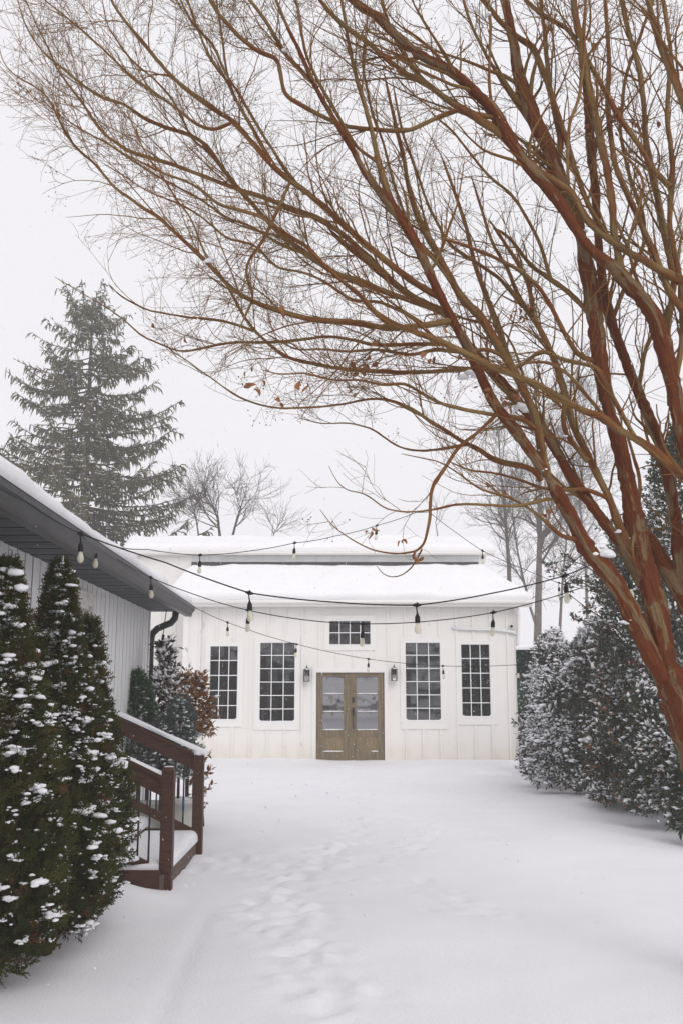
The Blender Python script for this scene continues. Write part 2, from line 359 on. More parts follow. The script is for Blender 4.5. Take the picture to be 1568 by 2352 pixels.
# front wall: sheet with openings, plus thickness
xs = sorted({XL, XR, *[o[0] for o in ops], *[o[1] for o in ops]}); zs = sorted({-.3, ZE, *[o[2] for o in ops], *[o[3] for o in ops]})
mb = MB()
for a_, b_ in zip(xs[:-1], xs[1:]):
    zz = [z for z in zs]; run = None
    for c_, d_ in zip(zs[:-1], zs[1:]):
        cx, cz = (a_+b_)/2, (c_+d_)/2
        solid = not any(o[0] < cx < o[1] and o[2] < cz < o[3] for o in ops)
        if solid: run = (run[0], d_) if run else (c_, d_)
        if (not solid or d_ == zs[-1]) and run:
            mb.box(a_, b_, BY, BY+.12, run[0], run[1]); run = None
mb.build('wall', WHITE, barn)
sill_z = WZ(1510)
for a_, b_ in ((XL+.1, WX(470, 1510)-.01), (WX(559, 1510)+.01, WX(585, 1510)-.01), (WX(689, 1510), WX(918, 1510)), (WX(1138, 1510)+.01, XR-.1)):
    MB().box(a_, b_, BY-.006, BY, sill_z-.012, sill_z).build('seam_flashing', TRIM, barn)
trims = [w['t'] for w in wins]+[door['t']]
bxs = [WX(457.3+39.45*k, 1570) for k in range(19)]
for bx in bxs:
    w_ = .024; cuts = [(t[2], t[3]) for t in trims if t[0]-w_ < bx < t[1]+w_]; segs = [(-.2, ZE-.10)]
    for c0, c1 in cuts:
        ns = []
        for s0, s1 in segs:
            if c1 <= s0 or c0 >= s1: ns.append((s0, s1)); continue
            if s0 < c0: ns.append((s0, c0-.002))
            if c1 < s1: ns.append((c1+.002, s1))
        segs = ns
    for s0, s1 in segs:
        if s1-s0 < .05: continue
        MB().box(bx-w_, bx+w_, BY-.030, BY-.001, s0, s1).build('batten', TRIM, barn)
MB().box(XL-.02, XL+.11, BY-.03, BY-.001, -.2, ZE-.11).build('corner_board', TRIM, barn)
MB().box(XR-.11, XR+.02, BY-.03, BY-.001, -.2, ZE-.11).build('corner_board', TRIM, barn)
MB().box(XL, XR, BY-.035, BY-.0005, ZE-.10, ZE).build('frieze_board', TRIM, barn)
# side walls of the lean-to
MB().box(XL, XL+.12, BY+.12, BY+2.6, -.3, ZE).box(XR-.12, XR, BY+.12, BY+2.6, -.3, ZE).build('side_wall', WHITE, barn)
# interior shell
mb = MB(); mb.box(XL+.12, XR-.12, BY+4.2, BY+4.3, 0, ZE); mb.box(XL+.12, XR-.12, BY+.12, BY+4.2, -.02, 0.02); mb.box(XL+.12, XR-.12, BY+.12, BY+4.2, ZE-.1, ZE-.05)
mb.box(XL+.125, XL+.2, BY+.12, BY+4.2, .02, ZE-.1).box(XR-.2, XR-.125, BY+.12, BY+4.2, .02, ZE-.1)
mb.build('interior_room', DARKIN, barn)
# windows
for w in wins:
    x0, x1, z0, z1 = w['g']; t = w['t']
    fr = MB()
    fr.box(t[0], x0, BY-.024, BY-.0005, t[2], t[3]).box(x1, t[1], BY-.024, BY-.0005, t[2], t[3]).box(x0, x1, BY-.024, BY-.0005, z1, t[3]).box(x0, x1, BY-.024, BY-.0005, t[2], z0)
    f_ = fr.build('window_frame', TRIM, barn); 
    if w['lab'] == 'outer left': f_['label'] = 'window with a pale curtain behind its left panes'
    e = .018
    MB().box(x0, x0+e, BY-.03, BY+.06, z0, z1).box(x1-e, x1, BY-.03, BY+.06, z0, z1).box(x0+e, x1-e, BY-.03, BY+.06, z1-e, z1).box(x0+e, x1-e, BY-.03, BY+.06, z0, z0+e).build('sash', MUNT, f_)
    pw, ph = (x1-x0)/w['c'], (z1-z0)/w['r']
    for k in range(1, w['c']): MB().box(x0+k*pw-.010, x0+k*pw+.010, BY+.018, BY+.032, z0+e, z1-e).build('muntin', MUNT, f_)
    for k in range(1, w['r']): MB().box(x0+e, x1-e, BY+.017, BY+.033, z0+k*ph-.010, z0+k*ph+.010).build('muntin', MUNT, f_)
    base = None
    for c_ in range(w['c']):
        for r_ in range(w['r']):
            cx, cz = x0+(c_+.5)*pw, z0+(r_+.5)*ph
            tl = rng.normal(0, .004, 2); q = MB(); hw, hh = pw/2-.008, ph/2-.008
            q.box(cx-hw, cx+hw, BY+.024, BY+.028, cz-hh, cz+hh, fn=lambda x, y, z: (x, y+(x-cx)*tl[0]+(z-cz)*tl[1], z))
            q.build('pane', GLASS, f_)
    # snow caught on the sill
    if w['lab'] != 'small':
        n_ = 24; xx = np.linspace(x0+e, x1-e, n_); h = .018+.05*np.exp(-((xx-x0)/.035)**2)+.05*np.exp(-((x1-xx)/.035)**2)+.006*rng.random(n_)
        V = np.concatenate([np.c_[xx, np.full(n_, BY-.032), np.full(n_, z0+e-.004)], np.c_[xx, np.full(n_, BY-.028), z0+e+h*.8], np.c_[xx, np.full(n_, BY+.02), z0+e+h]])
        i_ = np.arange(n_-1); Fq = np.concatenate([np.c_[i_+k*n_, i_+1+k*n_, i_+1+(k+1)*n_, i_+(k+1)*n_] for k in range(2)])
        mesh_obj('sill_snow', V, Fq, SNOWC, f_, True)
# curtain behind the outer left window
x0, x1, z0, z1 = wins[0]['g']; xx = np.linspace(x0, x0+(x1-x0)*.62, 60); yy = BY+.25+.035*np.sin((xx-x0)*70)+.02*np.sin((xx-x0)*31)
V = np.r_[np.c_[xx, yy, np.full(60, z0+.2)], np.c_[xx, yy, np.full(60, z1)]]; i_ = np.arange(59)
mesh_obj('curtain', V, np.c_[i_, i_+1, i_+61, i_+60], CURT, barn, True)
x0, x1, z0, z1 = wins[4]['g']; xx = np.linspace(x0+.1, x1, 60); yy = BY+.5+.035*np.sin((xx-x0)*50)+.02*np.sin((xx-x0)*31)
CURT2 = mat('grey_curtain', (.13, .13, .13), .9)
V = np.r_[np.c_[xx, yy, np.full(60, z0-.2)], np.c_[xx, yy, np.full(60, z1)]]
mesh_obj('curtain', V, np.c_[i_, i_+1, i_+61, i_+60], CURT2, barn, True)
# double doors
x0, x1, z0, z1 = door['g']; t = door['t']
MB().box(t[0], x0, BY-.04, BY-.0005, -.2, t[3]).box(x1, t[1], BY-.04, BY-.0005, -.2, t[3]).box(x0, x1, BY-.04, BY-.0005, z1, t[3]).build('door_frame', TRIM, barn)
MB().box(x0+.01, x1-.01, BY-.05, BY+.1, -.1, z0).build('threshold', TRIM, barn)
xc = WX(803.5, 1650)
for k, (a_, b_) in enumerate(((x0+.008, xc-.006), (xc+.006, x1-.008))):
    st = .145; yf = BY+.02; dl = MB(); Z = lambda py: WZ(py, 784)
    zt, gt, gb, pt, pb = z1-.008, Z(1554), Z(1677), Z(1693), Z(1727)
    dl.box(a_, a_+st, yf, yf+.045, z0+.004, zt).box(b_-st, b_, yf, yf+.045, z0+.004, zt)
    dl.box(a_+st, b_-st, yf+.002, yf+.043, gt, zt).box(a_+st, b_-st, yf+.002, yf+.043, pt, gb).box(a_+st, b_-st, yf+.002, yf+.043, z0+.004, pb)
    leaf = dl.build('door', DOOR, barn)
    MB().box(a_+st, b_-st, yf+.016, yf+.03, pb, pt).box(a_+st+.05, b_-st-.05, yf+.009, yf+.016, pb+.05, pt-.05).build('panel', DOOR2, leaf)
    gh = (gt-gb)/3
    for q in range(3):
        MB().box(a_+st, b_-st, yf+.02, yf+.025, gb+q*gh+.007, gb+(q+1)*gh-.007).build('pane', DGLASS, leaf)
        if q: MB().box(a_+st, b_-st, yf+.006, yf+.035, gb+q*gh-.012, gb+q*gh+.007).build('muntin', DOOR, leaf)
    ln = b_-a_-2*st
    for zz in (gb, gb+gh+.007, gb+2*gh+.007): sn = MB(); sn.tube([(a_+st+.005+ln*u, yf+.006+.002*math.sin(9*u), zz+.007) for u in np.linspace(0, .985, 9)], [.004]+[.012+.003*math.sin(k*3+u*7) for u in range(7)]+[.004], 6); sn.build('ledge_snow', SNOWC, leaf, True)
    l0, l1 = ((0, .98) if k == 0 else (.68, 1.0))
    sn = MB(); sn.tube([(a_+st+.002+ln*(l0+(l1-l0)*u), yf+.008, pb+.008) for u in np.linspace(0, 1, 7)], [.004]+[.015]*5+[.004], 6)
    sn.build('ledge_snow', SNOWC, leaf, True)
    if k == 1:
        hx = WX(811, 1640)
        MB().box(hx-.028, hx+.028, yf-.03, yf, Z(1614), Z(1602)).build('deadbolt', METB, leaf)
        h = MB().box(hx-.025, hx+.025, yf-.012, yf, Z(1645), Z(1626)); h.tube([(hx, yf-.01, Z(1629)), (hx, yf-.055, Z(1634)), (hx, yf-.06, Z(1648)), (hx, yf-.05, Z(1664)), (hx, yf-.008, Z(1674))], [.012, .014, .010, .010, .016], 8)
        h.lathe((hx, yf-.03, Z(1633)), [(0, .03), (.028, .02), (.03, -.02), (0, -.03)], 10).build('door_handle', METB, leaf)
MB().box(xc-.022, xc+.022, BY+.002, BY+.0195, z0+.01, z1-.01).build('astragal', DOOR, barn)
# lean-to roof
YE = BY-.32
eL, eR = P(366, 1378, YE), P(1223, 1378, YE); zE = (eL[2]+eR[2])/2
YB = BY+2.35; bL, bR = P(440, 1309, YB), P(1112, 1309, YB); zB = (bL[2]+bR[2])/2
eL[2] = eR[2] = zE; bL[2] = bR[2] = zB
rf = MB(); th = .05
V = np.array([eL, eR, bR, bL]); rf.add(np.r_[V, V-[0, 0, th]], np.array([[0, 1, 2, 3], [7, 6, 5, 4], [0, 4, 5, 1], [1, 5, 6, 2], [2, 6, 7, 3], [3, 7, 4, 0]])).build('roof', TRIM, barn)
MB().box(eL[0], eR[0], YE-.02, YE+.02, zE-.14, zE-.001).build('fascia', TRIM, barn)
MB().box(eL[0]+.02, eR[0]-.02, YE+.02, BY-.036, zE-.15, zE-.13).build('soffit', TRIM, barn)
gt_ = MB(); gt_.tube([(eL[0]+.01, YE-.045, zE-.055), (eR[0]-.01, YE-.045, zE-.055)], .045, 10); gt_.build('gutter', TRIM, barn, True)
# clerestory and back block
MXL, MXR = P(308, 1300, BY+2.5)[0], P(1112, 1285, BY+2.5)[0]; MY = BY+2.5
zU0, zU1 = P(784, 1297, MY)[2], P(784, 1272, MY)[2]
MB().box(MXL, MXR, MY, MY+.15, -.3, zU1).build('upper_wall', WHITE, barn)
MB().box(MXL, MXL+.15, MY+.15, MY+5, -.3, zU1).box(MXR-.15, MXR, MY+.15, MY+5, -.3, zU1).build('side_wall', WHITE, barn)
MB().box(MXL-.02, MXL+.10, MY-.03, MY-.001, -.2, zU1-.01).build('corner_board', TRIM, barn)
gxl, gxr = P(441, 1285, MY)[0], P(1097, 1285, MY)[0]
npan = 16
for k in range(npan):
    a_, b_ = gxl+(gxr-gxl)*k/npan, gxl+(gxr-gxl)*(k+1)/npan
    MB().box(a_+.006, b_-.006, MY-.02, MY-.001, zU0-.02, zU1-.01).build('clerestory_panel', SHADEP, barn)
MB().box(gxr, MXR+.02, MY-.04, MY-.001, zB, zU1-.005).build('corner_board', TRIM, barn)
MB().box(gxl, gxr, MY-.06, MY-.021, zB-.05, P(784, 1291.5, MY)[2]).build('flashing', FLASH, barn)
for k in range(5): 
    bx = MXL+.35+.4*k
    if bx < gxl-.05: MB().box(bx-.024, bx+.024, MY-.02, MY-.001, -.2, zU1-.01).build('batten', TRIM, barn)
UY = MY-.22; uL, uR = P(283, 1263, UY), P(1137, 1263, UY); uz = (uL[2]+uR[2])/2
UB = MY+2.2; vL, vR = P(298, 1241, UB), P(1114, 1241, UB); vz = (vL[2]+vR[2])/2
uL[2] = uR[2] = uz; vL[2] = vR[2] = vz
V = np.array([uL, uR, vR, vL]); MB().add(np.r_[V, V-[0, 0, th]], np.array([[0, 1, 2, 3], [7, 6, 5, 4], [0, 4, 5, 1], [1, 5, 6, 2], [2, 6, 7, 3], [3, 7, 4, 0]])).build('roof', TRIM, barn)
MB().box(uL[0], uR[0], UY-.02, UY+.02, uz-.10, uz-.001).box(uL[0], uR[0], UY-.035, UY-.02, uz-.05, uz-.003).build('fascia', TRIM, barn)
MB().box(uL[0]+.02, uR[0]-.02, UY+.02, MY-.036, uz-.13, uz-.10).build('soffit', TRIM, barn)
V, Fq = snow_slab(eL+[.03, -.02, 0], eR+[-.03, -.02, 0], bR, bL, .16, 150, 26, .12, .035, 3)
tag(mesh_obj('lower_roof_snow', V, Fq, SNOWR, None, True), 'thick smooth snow on the lower front roof of the barn', 'snow', kind='stuff')
V, Fq = snow_slab(uL+[.02, -.02, 0], uR+[-.02, -.02, 0], vR, vL, .14, 120, 20, .12, .03, 11)
tag(mesh_obj('upper_roof_snow', V, Fq, SNOWR, None, True), 'thick snow on the narrow upper roof of the barn', 'snow', kind='stuff')
# downspout, conduit and small camera at the barn's right corner
ds = [P(1178, 1392, BY-.10), P(1187, 1398, BY-.14), P(1191, 1415, BY-.14), P(1190, 1430, BY-.09), P(1190, 1480, BY-.07), P(1192, 1740, BY-.07)]
MB().tube(ds, .038, 8).build('downspout', TRIM, barn, True)
cp = [P(1037, 1440, BY-.04), P(1045, 1444, BY-.05), P(1090, 1446, BY-.06), P(1140, 1447, BY-.06), P(1175, 1452, BY-.06), P(1193, 1460, BY-.05)]
MB().tube(cp, .028, 8).tube([p+[0, -.01, .03] for p in cp[1:]], .02, 8).build('conduit', PVC, barn, True)
cc = P(1173, 1439, BY-.02); cam_ = MB().box(cc[0]-.055, cc[0]+.055, BY-.05, BY-.031, cc[2]-.06, cc[2]+.06)
cb = cam_.build('junction_plate', TRIM, barn); ax = [[1, 0, 0], [0, 0, -1], [0, 1, 0]]
MB().lathe((cc[0], BY-.05, cc[2]), [(.034, 0), (.034, .03), (.02, .045), (0, .047)], 14, ax).build('round_socket', METB, cb, True)
dp = [P(468, 1400, BY-.06), P(468, 1440, BY-.06)]; MB().tube(dp, .02, 8).tube([P(464, 1440, BY-.05), P(464, 1740, BY-.05)], .012, 6).build('wall_pipe', PVC, barn, True)
# lanterns
def lantern(px, py, lab):
    c = P(px, py, BY-.14); e = empty('wall_lantern', lab, 'lantern', 'wall lanterns beside the barn doors', tuple(c)); w = .062
    fr = MB()
    for sx in (-1, 1):
        for sy in (-1, 1): fr.box(c[0]+sx*w-.007, c[0]+sx*w+.007, c[1]+sy*w-.007, c[1]+sy*w+.007, c[2]-.135, c[2]+.10)
    fr.box(c[0]-w-.01, c[0]+w+.01, c[1]-w-.01, c[1]+w+.01, c[2]-.150, c[2]-.135).box(c[0]-w-.012, c[0]+w+.012, c[1]-w-.012, c[1]+w+.012, c[2]+.10, c[2]+.112)
    fr.build('frame', METB, e)
    MB().lathe((c[0], c[1], c[2]+.112), [(.085, 0), (.06, .03), (.035, .05), (.03, .06), (.012, .075), (.008, .10), (.014, .108), (0, .118)], 8).build('cap', METB, e)
    pn = MB()
    for sx in (-1, 1): pn.box(c[0]+sx*w-.001, c[0]+sx*w+.001, c[1]-w+.007, c[1]+w-.007, c[2]-.135, c[2]+.10)
    pn.box(c[0]-w+.007, c[0]+w-.007, c[1]-w-.001, c[1]-w+.001, c[2]-.135, c[2]+.10); pn.build('glass', BULB_CLEAR, e)
    MB().lathe((c[0], c[1], c[2]-.13), [(.012, 0), (.012, .06), (.02, .08), (.018, .12), (0, .15)], 10).build('bulb', BULB, e, True)
    MB().box(c[0]-.05, c[0]+.05, BY-.045, BY-.031, c[2]-.02, c[2]+.12).tube([(c[0], BY-.05, c[2]+.06), (c[0], c[1]+w, c[2]+.09)], .012, 6).build('bracket', METB, e)
    V, Fc = blobs(np.array([[c[0], c[1]-.01, c[2]+.135], [c[0]+.02, c[1]-.04, c[2]+.125], [c[0], c[1]-.03, c[2]-.13]]), np.array([[.06, .05, .02], [.04, .04, .02], [.055, .05, .045]])); mesh_obj('snow', V, Fc, SNOWC, e, True)
BULB_CLEAR = glassmat('lantern_glass', (.9, .9, .9), .03)
lantern(704.5, 1551, 'black lantern on the wall left of the wooden doors')
lantern(904.5, 1549, 'black lantern on the wall right of the wooden doors')

# ------------------------------------------------------------------ near house at left
CC = P(343, 1402, 12.75); WT = CC[2]; dv = np.array([.0192, -1, 0]); dv /= np.linalg.norm(dv); nv_ = np.array([1, .0192, 0]); nv_ /= np.linalg.norm(nv_)
def H(s, t, z): return (CC[0]+dv[0]*s+nv_[0]*t, CC[1]+dv[1]*s+nv_[1]*t, z)
def hs_(px, py, t=0):
    v = -(py-1176.0); a = (px-784.0)/(F*CT-v*ST); X0 = CC[0]+nv_[0]*t; Y0 = CC[1]+nv_[1]*t
    return (a*Y0-X0)/(dv[0]-a*dv[1])
house = empty('grey_house', 'near single-storey house with grey siding and a dark gutter on the left', 'house', loc=(CC[0], CC[1], 0))
LH = 9.6
ws1 = hs_(213, 1385); ws0g = hs_(191, 1385); wz1 = P(213, 1368, CC[1]-ws1)[2]; WW = 1.0; WB = wz1-1.25
WIN = (ws1, ws1+WW+.24, WB, wz1)           # trim outline in s, z
for s0, s1, z0, z1 in ((0, WIN[0], -.3, WT+.1), (WIN[1], LH, -.3, WT+.1), (WIN[0], WIN[1], WIN[3], WT+.1), (WIN[0], WIN[1], -.3, WIN[2])):
    pass
bw = .2; k = 0; s = 0.0
while s < LH-.01:
    e_ = min(s+bw, LH)
    if s < WIN[1] and e_ > WIN[0]:
        for z0, z1 in ((-.3, WIN[2]), (WIN[3], WT+.1)):
            a_, b_ = s+.013, e_-.013
            MB().box(a_, b_, -.02, 0, z0, z1, fn=H).build('siding_board', HOUSE, house)
        if s < WIN[0]: MB().box(s+.005, WIN[0], -.02, 0, WIN[2], WIN[3], fn=H).build('siding_board', HOUSE, house)
        if e_ > WIN[1]: MB().box(WIN[1], e_-.005, -.02, 0, WIN[2], WIN[3], fn=H).build('siding_board', HOUSE, house)
    else: MB().box(s+.013, e_-.013, -.02, rng.uniform(-.001, .002), -.3, WT+.1, fn=H).build('siding_board', HOUSE, house)
    s = e_
mb = MB(); mb.box(0, WIN[0]+.1, -.12, -.021, -.3, WT+.1, fn=H).box(WIN[1]-.1, LH, -.12, -.021, -.3, WT+.1, fn=H).box(WIN[0]+.1, WIN[1]-.1, -.12, -.021, WIN[3]-.1, WT+.1, fn=H).box(WIN[0]+.1, WIN[1]-.1, -.12, -.021, -.3, WIN[2]+.1, fn=H)
mb.box(0, .12, -5, -.121, -.3, WT+.1, fn=H).build('wall', mat('siding_groove', (.07, .065, .06), .9), house)
MB().box(-.025, -.001, -.10, .02, -.3, WT, fn=H).box(-.001, .03, .0025, .02, -.3, WT, fn=H).build('corner_board', HOUSE, house)
tw = .12; wf = MB()
wf.box(WIN[0], WIN[0]+tw, -.001, .03, WIN[2], WIN[3], fn=H).box(WIN[1]-tw, WIN[1], -.001, .03, WIN[2], WIN[3], fn=H).box(WIN[0]+tw, WIN[1]-tw, -.001, .03, WIN[3]-tw, WIN[3], fn=H).box(WIN[0]+tw, WIN[1]-tw, -.001, .03, WIN[2], WIN[2]+tw, fn=H)
wf.box(WIN[0]+tw, WIN[0]+tw+.03, -.10, -.001, WIN[2]+tw, WIN[3]-tw, fn=H).box(WIN[0]+tw, WIN[1]-tw, -.10, -.001, WIN[3]-tw-.03, WIN[3]-tw, fn=H)
w_ = wf.build('window', HTRIM, house)
MB().box(WIN[0]+tw+.03, WIN[1]-tw, -.09, -.085, WIN[2]+tw, WIN[3]-tw-.03, fn=H).build('pane', GLASS, w_)
mb = MB()
for k in range(12):
    z = WIN[3]-tw-.06-k*.075; mb.box(WIN[0]+tw+.04, WIN[1]-tw-.01, -.125, -.115, z-.03, z+.03, fn=H)
mb.build('blind', mat('dark_blind', (.03, .032, .04), .5), w_)
# soffit panels, fascia, gutter
OT = .43; GZ = P(428, 1394, CC[1]+.05)[2]
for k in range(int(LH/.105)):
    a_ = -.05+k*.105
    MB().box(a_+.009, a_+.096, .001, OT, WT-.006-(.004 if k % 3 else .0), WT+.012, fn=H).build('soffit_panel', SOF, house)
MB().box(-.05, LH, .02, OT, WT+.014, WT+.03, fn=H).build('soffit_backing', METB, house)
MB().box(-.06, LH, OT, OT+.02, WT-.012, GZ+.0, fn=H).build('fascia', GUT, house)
MB().box(-.08, -.05, -.6, OT+.02, WT-.012, WT+.1, fn=H).build('rake_board', GUT, house)
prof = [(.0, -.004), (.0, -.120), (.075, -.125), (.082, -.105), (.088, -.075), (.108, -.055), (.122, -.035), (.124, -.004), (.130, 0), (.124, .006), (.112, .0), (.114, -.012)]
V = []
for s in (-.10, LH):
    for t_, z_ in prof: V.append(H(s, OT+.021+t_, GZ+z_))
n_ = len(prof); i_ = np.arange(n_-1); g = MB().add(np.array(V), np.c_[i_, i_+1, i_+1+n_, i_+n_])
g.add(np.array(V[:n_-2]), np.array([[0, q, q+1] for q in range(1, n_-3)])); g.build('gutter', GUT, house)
# roof
RS = .50
def roofz(t): return GZ-.01+(OT+.06-t)*RS
mb = MB(); V = [H(s, t, roofz(t)+dz) for dz in (0, -.08) for s, t in ((-.10, OT+.06), (LH, OT+.06), (LH, -2.6), (-.10, -2.6))]
mb.add(np.array(V), np.array([[0, 3, 2, 1], [4, 5, 6, 7], [0, 1, 5, 4], [1, 2, 6, 5], [2, 3, 7, 6], [3, 0, 4, 7]])).build('roof', mat('dark_shingle', (.05, .05, .05), .9), house)
A, B, C, D = [np.array(H(s, t, roofz(t)+.004)) for s, t in ((LH, OT+.07), (-.12, OT+.07), (-.12, -2.6), (LH, -2.6))]
V, Fq = snow_slab(A, B, C, D, .135, 260, 30, .11, .03, 21)
tag(mesh_obj('house_roof_snow', V, Fq, SNOWC, None, True), 'deep snow along the roof edge above the dark gutter of the near house', 'snow', kind='stuff')
YD = CC[1]+.12
dsp = [P(404, 1398, YD), P(404, 1408, YD), P(402, 1420, YD), P(393, 1431, YD), P(378, 1437, YD), P(362, 1444, YD), P(350, 1456, YD), P(346, 1475, YD), P(345.5, 1500, YD)]
dsp.append(np.array([dsp[-1][0], dsp[-1][1], 0.05]))
MB().tube(dsp, .045, 10).build('downspout', GUT, house, True)
# icicle
ic = P(145, 1276, CC[1]-hs_(145, 1276, OT+.14)); MB().tube([ic+[0, 0, 0], ic-[0, 0, .02], ic-[0, 0, .07]], [.007, .006, .001], 6).build('icicle', BULB_CLEAR, house)

# ------------------------------------------------------------------ growing things: shared generators
def grow(PP, RR, n_per_m, t0, t1, L, ang, kc, up, wig, rratio, rmin, rtip=.4, lfall=.3, droop=0.):
    """children of parent polylines PP (N,k,3), RR (N,k) -> (M,kc,3),(M,kc)"""
    N, k, _ = PP.shape
    seg = np.linalg.norm(np.diff(PP, axis=1), axis=-1).sum(1)*(t1-t0)
    cnt = rng.poisson(seg*n_per_m); idx = np.repeat(np.arange(N), cnt); M = len(idx)
    t = rng.uniform(t0, t1, M); f = t*(k-1); i = np.minimum(f.astype(int), k-2); fr = (f-i)[:, None]
    base = PP[idx, i]*(1-fr)+PP[idx, i+1]*fr; T = nrm(PP[idx, i+1]-PP[idx, i]); r0 = RR[idx, i]*(1-fr[:, 0])+RR[idx, i+1]*fr[:, 0]
    q = rng.normal(0, 1, (M, 3)); q = nrm(q-T*np.sum(q*T, -1, keepdims=True)); a = R(1)*rng.uniform(ang[0], ang[1], M)[:, None]
    D = nrm(T*np.cos(a)+q*np.sin(a)); ln = rng.uniform(L[0], L[1], M)*(1-lfall*t)
    out = np.zeros((M, kc, 3)); out[:, 0] = base; bend = rng.normal(0, wig*.5, (M, 3))
    for s in range(1, kc):
        D = nrm(D+rng.normal(0, wig, (M, 3))+bend+np.array([0, 0, up-droop*s/kc]))
        out[:, s] = out[:, s-1]+D*(ln/(kc-1))[:, None]
    rs = np.maximum(np.minimum(r0*rratio, r0*.9), rmin)
    rad = rs[:, None]*np.linspace(1, rtip, kc)[None]
    return out, np.maximum(rad, rmin*.45)
def scatter_leaf(base, D, L, W, fold=.35, curl=.15):
    """folded pointed leaves: base (M,3), direction D (M,3)"""
    M = len(base); D = nrm(D); q = rng.normal(0, 1, (M, 3)); q[:, 2] = q[:, 2]*.5; S = nrm(q-D*np.sum(q*D, -1, keepdims=True)); N = np.cross(D, S)
    flip = np.where(N[:, 2:3] < 0, -1., 1.); N = N*flip
    L = np.broadcast_to(L, (M,))[:, None]; W = np.broadcast_to(W, (M,))[:, None]
    p0 = base; p1 = base+D*L*.5+N*L*curl*.3; p2 = base+D*L-N*L*curl
    e1 = base+D*L*.45+S*W+N*W*fold; e2 = base+D*L*.45-S*W+N*W*fold
    V = np.stack([p0, e1, p2, e2], 1).reshape(-1, 3); b = (np.arange(M)*4)[:, None]
    return V, np.concatenate([b+[0, 1, 2], b+[0, 2, 3]]), p1, N
def ellipsoid_points(n, c, r, lo=.6, zmin=None):
    q = nrm(rng.normal(0, 1, (n*2, 3))); rad = rng.uniform(lo**3, 1, n*2)**(1/3); p = q*rad[:, None]*np.array(r)+np.array(c)
    if zmin is not None: m = p[:, 2] > zmin; p, q = p[m], q[m]
    return p[:n], q[:n]

# ------------------------------------------------------------------ the large crape myrtle
myrtle = empty('crape_myrtle', 'big bare crape myrtle with cinnamon red trunks spreading from the right edge over the yard', 'tree', loc=(2.6, 6.0, 0))
